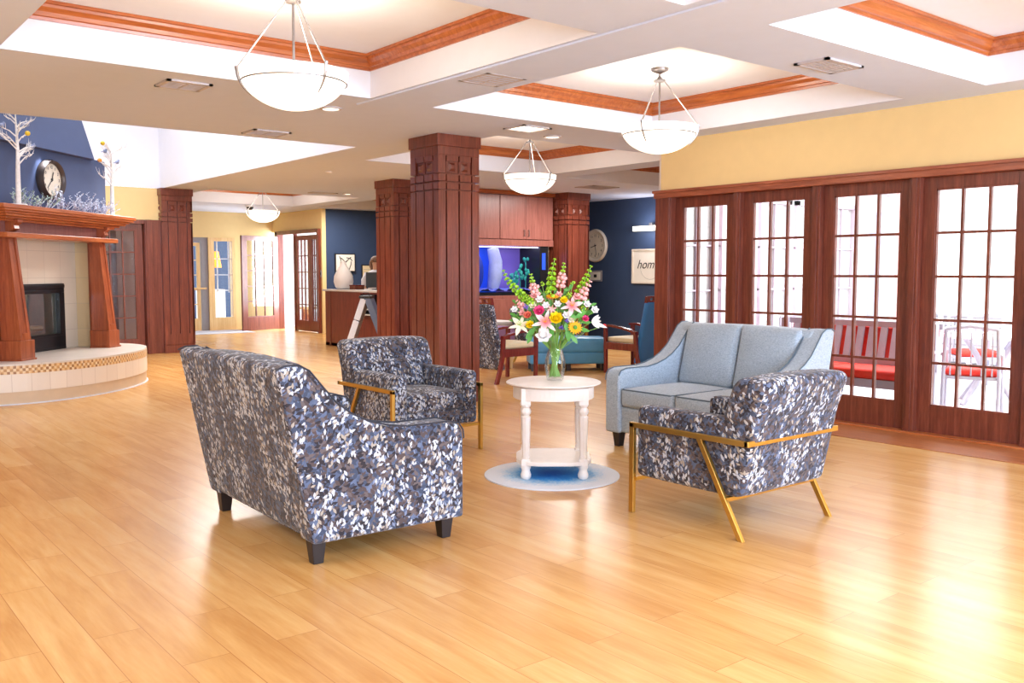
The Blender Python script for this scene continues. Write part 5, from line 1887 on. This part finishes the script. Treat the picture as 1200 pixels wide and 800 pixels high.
def wood_chair(label, loc, rot, backmat):
    """front +y; 0.56 wide, 0.6 deep"""
    t = thing('high_back_chair', label, 'chair', loc, rot)
    w = 0.27
    for s in (-1, 1):
        x = s * w
        # rear leg sweeping backwards
        b = B()
        path = [(-0.40, 0.0), (-0.345, 0.16), (-0.30, 0.33), (-0.285, 0.60)]
        for (p, q) in zip(path[:-1], path[1:]):
            b.hexa([(x - 0.02, p[0] - 0.026, p[1]), (x + 0.02, p[0] - 0.026, p[1]), (x + 0.02, p[0] + 0.026, p[1]), (x - 0.02, p[0] + 0.026, p[1])],
                   [(x - 0.02, q[0] - 0.026, q[1]), (x + 0.02, q[0] - 0.026, q[1]), (x + 0.02, q[0] + 0.026, q[1]), (x - 0.02, q[0] + 0.026, q[1])])
        b.build('rear_leg', M['mahog'], t)
        b = B().hexa([(x - 0.02, 0.25, 0), (x + 0.02, 0.25, 0), (x + 0.02, 0.29, 0), (x - 0.02, 0.29, 0)],
                     [(x - 0.022, 0.255, 0.655), (x + 0.022, 0.255, 0.655), (x + 0.022, 0.305, 0.655), (x - 0.022, 0.305, 0.655)])
        b.build('front_leg', M['mahog'], t, bevel=0.003)
        b = B()
        ap_ = [(-0.31, 0.585), (-0.2, 0.62), (0.0, 0.655), (0.2, 0.675), (0.33, 0.67)]
        for (p, q) in zip(ap_[:-1], ap_[1:]):
            b.hexa([(x - 0.03, p[0], p[1] - 0.03), (x + 0.03, p[0], p[1] - 0.03), (x + 0.03, p[0], p[1]), (x - 0.03, p[0], p[1])],
                   [(x - 0.03, q[0], q[1] - 0.03), (x + 0.03, q[0], q[1] - 0.03), (x + 0.03, q[0], q[1]), (x - 0.03, q[0], q[1])])
        b.build('arm_rest', M['mahog'], t)
        B().box(x - 0.018, x + 0.018, -0.29, 0.27, 0.33, 0.43).build('side_rail', M['mahog'], t, bevel=0.003)
    B().box(-w, w, 0.25, 0.285, 0.33, 0.43).box(-w, w, -0.3, -0.27, 0.33, 0.43).build('seat_rail', M['mahog'], t)
    B().cushion(-w + 0.02, w - 0.02, -0.27, 0.27, 0.43, 0.50, 0.025, (0, 0, 0.015)).build('seat', M['cream'], t, smooth=50)

    def bf(x, y, z):
        return (x * (1 - 0.10 * max(0, (z - 0.3)) / 0.7), y - 0.20 * (z - 0.3), z)
    B().cushion(-w + 0.02, w - 0.02, -0.33, -0.25, 0.16, 0.995, 0.03, fn=bf).build('backrest', backmat, t, smooth=50)
    b = B()
    zs = (0.985, 1.075)
    yb = lambda z: -0.29 - 0.20 * (z - 0.3)
    for (x0, x1, z0, z1) in ((-0.235, 0.235, 0.985, 1.015), (-0.235, 0.235, 1.05, 1.075), (-0.235, -0.17, 1.015, 1.05), (-0.09, -0.055, 1.015, 1.05), (0.055, 0.09, 1.015, 1.05), (0.17, 0.235, 1.015, 1.05)):
        b.hexa([(x0, yb(z0) - 0.02, z0), (x1, yb(z0) - 0.02, z0), (x1, yb(z0) + 0.02, z0), (x0, yb(z0) + 0.02, z0)],
               [(x0, yb(z1) - 0.02, z1), (x1, yb(z1) - 0.02, z1), (x1, yb(z1) + 0.02, z1), (x0, yb(z1) + 0.02, z1)])
    b.build('top_rail', M['mahog'], t)
    return t


wood_chair('high backed mahogany armchair with leaf print back and cream seat, behind the flowers', (7.36, 9.24, 0), -PI / 2 + 0.06, M['leaf'])
wood_chair('high backed mahogany armchair with blue vinyl back, beside the corner of the glazed doors', (9.27, 8.80, 0), 0.0, M['bluevinyl'])

# teal upholstered bench
ot = thing('upholstered_bench', 'teal blue vinyl bench behind the bouquet, beside the navy wall', 'bench', (8.85, 9.72, 0), -0.58)
B().cushion(-0.56, 0.56, -0.25, 0.25, 0.25, 0.46, 0.045, (0, 0, 0.025)).build('seat_cushion', M['tealvinyl'], ot, smooth=50)
B().cushion(-0.55, 0.55, -0.24, 0.24, 0.10, 0.26, 0.02).build('bench_base', M['tealvinyl'], ot, smooth=50)
for x in (-0.5, 0.0, 0.5):
    for y in (-0.18, 0.18):
        B().box(x - 0.03, x + 0.03, y - 0.03, y + 0.03, 0, 0.10).build('leg', M['blackleg'], ot)
# mauve stool behind
ms = thing('upholstered_stool', 'mauve upholstered stool with pale wooden legs behind the leaf print high backed chair', 'stool', (8.15, 10.65, 0), -0.2)
B().cushion(-0.30, 0.30, -0.30, 0.30, 0.22, 0.60, 0.04, (0, 0, 0.01)).build('stool_body', M['mauvefab'], ms, smooth=50)
for x in (-0.25, 0.25):
    for y in (-0.25, 0.25):
        B().hexa([(x - 0.015, y - 0.015, 0), (x + 0.015, y - 0.015, 0), (x + 0.015, y + 0.015, 0), (x - 0.015, y + 0.015, 0)],
                 [(x - 0.025, y - 0.025, 0.225), (x + 0.025, y - 0.025, 0.225), (x + 0.025, y + 0.025, 0.225), (x - 0.025, y + 0.025, 0.225)]).build('leg', M['natural'], ms)
# white table behind the chair
wt = thing('white_side_table', 'small white side table with turned legs standing behind the bouquet', 'table', (8.9, 11.5, 0), 0)
B().box(-0.3, 0.3, -0.3, 0.3, 0.58, 0.62).build('tabletop', M['tablew'], wt, bevel=0.006)
B().box(-0.26, 0.26, -0.26, 0.26, 0.50, 0.58).build('apron', M['tablew'], wt)
for x in (-0.24, 0.24):
    for y in (-0.24, 0.24):
        B().lathe([(0.016, 0), (0.024, 0.03), (0.018, 0.06), (0.03, 0.3), (0.022, 0.44), (0.03, 0.50)], (x, y, 0), 12).build('leg', M['tablew'], wt, smooth=50)

# ============================================================ PENDANT LAMPS


def pendant(label, loc, yaw=0.0, power=22):
    """loc z = rim height; hangs from the coffer ceiling"""
    x, y, z = loc
    t = thing('pendant_lamp', label, 'pendant lamp', (x, y, z), yaw, 'bowl pendant lamps in the ceiling coffers')
    R = 0.325
    top = CT - z
    hub = top - 0.16 if top > 0.55 else top - 0.1
    prof_ = []
    for i in range(13):
        a_ = PI / 2 * i / 12
        prof_.append((max(0.0001, R * math.sin(a_)), -0.215 * math.cos(a_) ** 1.1 if a_ < PI / 2 - 1e-6 else 0.0))
    prof2 = [(max(0.0001, (r_ - 0.008)), z_ + 0.008) for r_, z_ in prof_[::-1]]
    B().lathe(prof_ + [(R + 0.004, 0.012)] + prof2, n=48, close=False).build('glass_bowl', M['bowl'], t, smooth=60)
    rg = B()
    zr = -0.055
    rr = R * math.sin(math.acos((0.055 / 0.215) ** (1 / 1.1))) + 0.006
    rg.tube([(rr * math.cos(2 * PI * i / 48), rr * math.sin(2 * PI * i / 48), zr) for i in range(49)], 0.0045, 6, cap=False)
    rg.build('metal_ring', M['chrome'], t, smooth=60)
    for k in range(3):
        a_ = 2 * PI * k / 3 + 0.35
        c_, s__ = math.cos(a_), math.sin(a_)
        B().tube([(0.035 * c_, 0.035 * s__, hub), ((R + 0.012) * c_, (R + 0.012) * s__, 0.015)], 0.0055, 6).build('suspension_rod', M['chrome'], t)
        cl_ = B()
        arc = [((R + 0.014) * c_, (R + 0.014) * s__, 0.03)]
        for i in range(7):
            aa = PI / 2 - i * 0.12
            arc.append(((R * math.sin(aa) + 0.008) * c_, (R * math.sin(aa) + 0.008) * s__, -0.215 * math.cos(aa) ** 1.1 - 0.004 if aa < PI / 2 else 0))
        cl_.tube(arc, [0.012, 0.011, 0.01, 0.009, 0.007, 0.006, 0.005, 0.003], 6)
        cl_.build('bowl_claw', M['chrome'], t)
    B().tube([(0, 0, hub + 0.02), (0, 0, -0.02)], 0.008, 8).build('center_rod', M['chrome'], t)
    h = B().lathe([(0.02, hub - 0.02), (0.05, hub - 0.012), (0.05, hub), (0.028, hub + 0.01), (0.012, hub + 0.03), (0.012, hub + 0.05)], n=20)
    h.build('hub', M['chrome'], t, smooth=40)
    ch = B()
    zz = hub + 0.05
    while zz < top - 0.03:
        ch.lathe([(0.006, zz), (0.011, zz + 0.01), (0.006, zz + 0.02)], n=8)
        zz += 0.022
    ch.lathe([(0.02, top - 0.045), (0.075, top - 0.02), (0.08, top - 0.001)], n=28)
    ch.build('ceiling_canopy', M['chrome'], t, smooth=40)
    l = bpy.data.lights.new('pendant_bulb', 'POINT')
    l.energy = power
    l.color = (1.0, 0.93, 0.84)
    l.shadow_soft_size = 0.24
    o = bpy.data.objects.new('pendant_bulb', l)
    o.location = (x, y, z + 0.08)
    COL.objects.link(o)
    return t


pendant('large bowl pendant lamp hanging at the upper left, nearest the camera', (2.56, 5.29, 2.60), 0.3)
pendant('bowl pendant lamp hanging in front of the yellow wall', (6.05, 5.47, 2.63), 1.0)
pendant('bowl pendant lamp hanging in front of the aquarium cupboards', (7.33, 8.73, 2.56), 0.3)
pendant('small far bowl pendant lamp hanging before the entrance doors', (7.69, 17.38, 2.58), 0.8)

# ============================================================ CEILING FITTINGS


def vent(label, x, y, w_=0.42, d_=0.3, rot=0.0, kind='louvre'):
    t = thing('ceiling_vent', label, 'vent', (x, y, CZ), rot)
    b = B()
    for (p, q, r_, s__) in ((-w_ / 2, w_ / 2, -d_ / 2, -d_ / 2 + 0.03), (-w_ / 2, w_ / 2, d_ / 2 - 0.03, d_ / 2), (-w_ / 2, -w_ / 2 + 0.03, -d_ / 2, d_ / 2), (w_ / 2 - 0.03, w_ / 2, -d_ / 2, d_ / 2)):
        b.box(p, q, r_, s__, -0.014, 0)
    b.build('vent_frame', M['ventw'], t)
    B().box(-w_ / 2 + 0.03, w_ / 2 - 0.03, -d_ / 2 + 0.03, d_ / 2 - 0.03, -0.003, 0.0).build('vent_backing', M['ventd'] if kind == 'louvre' else M['litpanel'], t)
    if kind == 'louvre':
        b = B()
        n = 6
        for i in range(n):
            y_ = -d_ / 2 + 0.045 + (d_ - 0.09) * i / (n - 1)
            b.box(-w_ / 2 + 0.03, w_ / 2 - 0.03, y_ - 0.013, y_ + 0.008, -0.012, -0.006)
        b.box(-0.006, 0.006, -d_ / 2 + 0.03, d_ / 2 - 0.03, -0.013, -0.004)
        b.build('vent_slats', M['ventw'], t)
    return t


k = (CZ - 1.4) / 1.43
vent('ceiling vent left of the big pendant lamp', 2.55 * k, 7.17 * k, 0.34, 0.30)
vent('ceiling vent between the big pendant lamp and the fireplace recess', 4.07 * k, 9.07 * k, 0.40, 0.32)
vent('ceiling vent between the two nearest coffers, above the column', 4.26 * k, 5.51 * k, 0.36, 0.36)
vent('ceiling vent in front of the yellow wall coffer', 5.80 * k, 3.68 * k, 0.44, 0.26)
vent('ceiling vent near the navy lounge wall', 11.02 * k, 11.35 * k, 0.6, 0.45)
vent('small far ceiling vent above the reception', 7.94 * k, 15.37 * k - 0.05, 0.5, 0.2)
vent('lit square ceiling panel beside the middle coffer', 5.98 * k, 7.16 * k, 0.36, 0.32, kind='lit')


def can(label, x, y):
    t = thing('recessed_light', label, 'ceiling light', (x, y, CZ))
    B().lathe([(0.095, 0), (0.095, -0.008), (0.072, -0.012), (0.072, -0.002)], n=28, close=False).build('trim_ring', M['ventw'], t, smooth=40)
    B().lathe([(0.0001, -0.004), (0.073, -0.004)], n=28, close=False).build('lens', M['litpanel'], t)
    l = bpy.data.lights.new('recessed_bulb', 'SPOT')
    l.energy = 60
    l.spot_size = 2.3
    l.spot_blend = 0.6
    l.shadow_soft_size = 0.07
    l.color = (1.0, 0.92, 0.82)
    o = bpy.data.objects.new('recessed_bulb', l)
    o.location = (x, y, CZ - 0.03)
    COL.objects.link(o)


can('round recessed ceiling light just right of the big pendant lamp', 3.92 * k, 7.39 * k)
can('round recessed ceiling light right of the lit square panel', 6.56 * k, 7.44 * k)
can('far round recessed ceiling light above the reception desk', 8.4 * k, 15.24 * k)
t = thing('smoke_detector', 'small white smoke detector on the ceiling left of the columns', 'detector', (6.34 * k, 12.04 * k, CZ))
B().lathe([(0.045, 0), (0.045, -0.012), (0.03, -0.02), (0.0001, -0.02)], n=24, close=False).build('detector_body', M['white'], t, smooth=40)
t = thing('dome_camera', 'dark dome security camera on the ceiling before the entrance', 'camera', (8.15 * k, 19.08 * k, CZ))
B().lathe([(0.10, 0), (0.10, -0.03), (0.085, -0.045), (0.0001, -0.045)], n=24, close=False).build('camera_base', M['white'], t, smooth=40)
B().lathe([(0.075, -0.045), (0.07, -0.075), (0.045, -0.105), (0.0001, -0.115)], n=20, close=False).build('camera_dome', M['darkglass'], t, smooth=60)

# ============================================================ PORCH BEYOND THE GLAZED DOORS
struct(B().box(WX + 0.16, 13.0, -4, 6.95, 0.001, 0.006).build('floor_porch', M['porchfloor']))
struct(B().box(WX + 0.16, 13.0, -4, 6.9, CZ + 0.02, CZ + 0.1).build('ceiling_porch', M['pinkwhite']))
# end wall with glazed look panelling
b = B().box(WX + 0.16, X1, 6.95, 7.05, 0, CZ)
struct(b.build('wall_porch_end', M['pinkwhite']))
for i, x in enumerate((8.0, 8.75, 9.5, 10.25, 11.0)):
    root = bpy.data.objects.new('window_%d' % (10 + i), None)
    COL.objects.link(root)
    root['kind'] = 'structure'
    b = B().box(x, x + 0.06, 6.90, 6.95, 0.1, 2.3).box(x + 0.58, x + 0.64, 6.90, 6.95, 0.1, 2.3).box(x, x + 0.64, 6.90, 6.95, 2.24, 2.3).box(x, x + 0.64, 6.90, 6.95, 0.04, 0.1)
    b.box(x + 0.31, x + 0.33, 6.92, 6.95, 0.1, 2.24)
    for z in (0.65, 1.18, 1.70):
        b.box(x, x + 0.64, 6.92, 6.95, z - 0.01, z + 0.01)
    b.build('window_frame', M['porchtrim'], root)
    B().box(x + 0.06, x + 0.58, 6.942, 6.946, 0.1, 2.24).build('glass_pane', M['glass'], root)
# outer side: posts, rail and openings to the garden
b = B()
for y in (6.6, 5.2, 3.8, 2.4, 1.0):
    b.box(12.4, 12.55, y - 0.06, y + 0.06, 0, CZ)
b.box(12.42, 12.53, -4, 6.9, 2.45, CZ)
for y in (6.1, 5.7, 4.7, 4.3):
    b.box(12.45, 12.5, y - 0.02, y + 0.02, 0.0, 2.45)
struct(b.build('trim_40', M['pinkwhite']))
struct(B().box(11.85, 12.05, 6.25, 6.45, 0, CZ).build('trim_41', M['brick']))
struct(B().box(11.75, 11.8, 6.62, 6.78, 0.5, 2.2).build('trim_42', M['shutter']))
gw = tag(B().box(14.2, 14.6, 4.6, 9.5, 0, 0.75).build('garden_wall', M['stonewall'], bevel=0.01), 'low white stone block garden wall outside beyond the porch', 'wall')

# slatted bench with red cushions
bn = thing('porch_bench', 'grey slatted porch bench with red cushions behind the third glazed door', 'bench', (8.30, 5.06, 0.006), 0)
# local: seat faces -x, length along y
b = B()
for i in range(13):
    y = -0.78 + i * 0.125
    b.hexa([(0.26, y - 0.028, 0.50), (0.285, y - 0.028, 0.50), (0.285, y + 0.040, 0.50), (0.26, y + 0.040, 0.50)],
           [(0.34, y - 0.028, 0.86), (0.365, y - 0.028, 0.86), (0.365, y + 0.040, 0.86), (0.34, y + 0.040, 0.86)])
b.build('back_slats', M['patiogrey'], bn)
B().box(0.335, 0.375, -0.86, 0.86, 0.84, 0.90).box(0.245, 0.285, -0.86, 0.86, 0.44, 0.52).build('back_rail', M['patiogrey'], bn, bevel=0.004)
b = B()
b.hexa([(0.30, -0.80, 0.50), (0.36, -0.80, 0.50), (0.36, 0.80, 0.50), (0.30, 0.80, 0.50)], [(0.375, -0.80, 0.84), (0.43, -0.80, 0.84), (0.43, 0.80, 0.84), (0.375, 0.80, 0.84)])
b.build('back_cushion', M['redcushion'], bn, bevel=0.015)
B().box(-0.27, 0.28, -0.84, 0.84, 0.30, 0.38).build('seat_frame', M['patiogrey'], bn, bevel=0.004)
for (p, q) in ((-0.80, -0.01), (0.01, 0.80)):
    B().cushion(-0.27, 0.24, p, q, 0.38, 0.47, 0.03, (0, 0, 0.012)).build('seat_cushion', M['redcushion'], bn, smooth=50)
for x in (-0.24, 0.26):
    for y in (-0.82, 0.82):
        B().box(x - 0.03, x + 0.03, y - 0.03, y + 0.03, 0, 0.62 if x < 0 else 0.9).build('leg', M['patiogrey'], bn)
for y in (-0.82, 0.82):
    B().box(-0.28, 0.30, y - 0.035, y + 0.035, 0.62, 0.65).build('arm_rest', M['patiogrey'], bn)

# patio table with curved legs
pt = thing('patio_table', 'round grey patio table on curved crossed legs behind the right glazed door', 'table', (10.0, 4.35, 0.006), -YAW)
B().lathe([(0.0001, 0.70), (0.46, 0.70), (0.47, 0.715), (0.46, 0.73), (0.0001, 0.73)], n=40, close=False).build('tabletop', M['pinkwhite'], pt, smooth=40)
for k_ in range(4):
    a_ = k_ * PI / 2 + 0.35
    c_, s__ = math.cos(a_), math.sin(a_)
    B().tube([(0.36 * c_, 0.36 * s__, 0.0), (0.17 * c_, 0.17 * s__, 0.22), (0.10 * c_, 0.10 * s__, 0.36), (0.17 * c_, 0.17 * s__, 0.50), (0.34 * c_, 0.34 * s__, 0.70)], 0.03, 8).build('curved_leg', M['patiogrey'], pt, smooth=50)
B().tube([(-0.11, 0, 0.30), (0.11, 0, 0.30)], 0.03, 8).tube([(0, -0.11, 0.30), (0, 0.11, 0.30)], 0.03, 8).build('leg_brace', M['patiogrey'], pt)


def patio_chair(label, loc, rot):
    t = thing('patio_chair', label, 'chair', loc, rot, 'grey metal patio chairs with red cushions')
    for s in (-1, 1):
        B().tube([(s * 0.26, 0.26, 0), (s * 0.25, 0.24, 0.40), (s * 0.25, 0.20, 0.62), (s * 0.25, -0.15, 0.62), (s * 0.25, -0.26, 0.60)], 0.018, 8).build('arm_frame', M['patiogrey'], t, smooth=50)
        B().tube([(s * 0.24, -0.30, 0), (s * 0.24, -0.22, 0.40), (s * 0.22, -0.30, 0.85)], 0.018, 8).build('rear_leg', M['patiogrey'], t, smooth=50)
    B().box(-0.25, 0.25, -0.22, 0.25, 0.36, 0.39).build('seat_frame', M['patiogrey'], t)
    b = B()
    for i in range(5):
        x = -0.18 + i * 0.09
        b.tube([(x, -0.22, 0.40), (x, -0.29, 0.82)], 0.008, 6)
    b.tube([(-0.22, -0.30, 0.85), (0, -0.31, 0.88), (0.22, -0.30, 0.85)], 0.018, 8)
    b.build('back_bars', M['patiogrey'], t)
    B().cushion(-0.23, 0.23, -0.2, 0.24, 0.39, 0.46, 0.03, (0, 0, 0.012)).build('seat_cushion', M['redcushion'], t, smooth=50)
    return t


pcz = patio_chair('grey patio chair with red cushion between the bench and the patio table', (9.1, 4.12, 0.006), -1.2)
dup(pcz, (11.2, 5.05, 0.006), 2.3, 'grey patio chair with red cushion far behind the patio table')
dup(pcz, (9.35, 6.1, 0.006), 2.6, 'grey patio chair with red cushion behind the second glazed door')

# ============================================================ VESTIBULE AND OUTSIDE THE ENTRANCE
vc = thing('white_cupboard', 'white panelled cupboard seen through the entrance side window', 'cupboard', (8.65, 22.6, 0), 0)
B().box(-0.3, 0.3, 0, 0.4, 0, 0.95).build('cupboard_body', M['pinkwhite'], vc, bevel=0.004)
for p in (-0.27, 0.02):
    B().box(p, p + 0.25, -0.015, 0, 0.08, 0.75).build('cupboard_door', M['panelw'], vc, bevel=0.004)
ol = thing('orange_table_lamp', 'orange glowing lamp shade seen through the entrance side window', 'lamp', (8.72, 22.8, 0.95), 0)
B().lathe([(0.06, 0), (0.03, 0.03), (0.02, 0.5)], n=16).build('lamp_base', M['black'], ol, smooth=50)
B().lathe([(0.22, 0.55), (0.15, 0.95)], n=24).build('lamp_shade', M['orangelamp'], ol, smooth=50)
mt = tag(B().box(7.0, 8.7, 20.2, 21.3, 0.0005, 0.012).build('door_mat', M['mat_floor']), 'pale grey entrance mat in front of the far doors', 'mat')
ob = thing('outdoor_bench', 'yellowish wooden bench outside the open entrance door', 'bench', (11.6, 22.6, 0), 0.3)
B().box(-0.6, 0.6, -0.2, 0.2, 0.40, 0.46).build('seat', M['natural'], ob)
for x in (-0.5, 0.5):
    B().box(x - 0.04, x + 0.04, -0.18, 0.18, 0, 0.40).build('leg', M['oak'], ob)
# entrance loom of daylight: nothing stands there but the bright outside
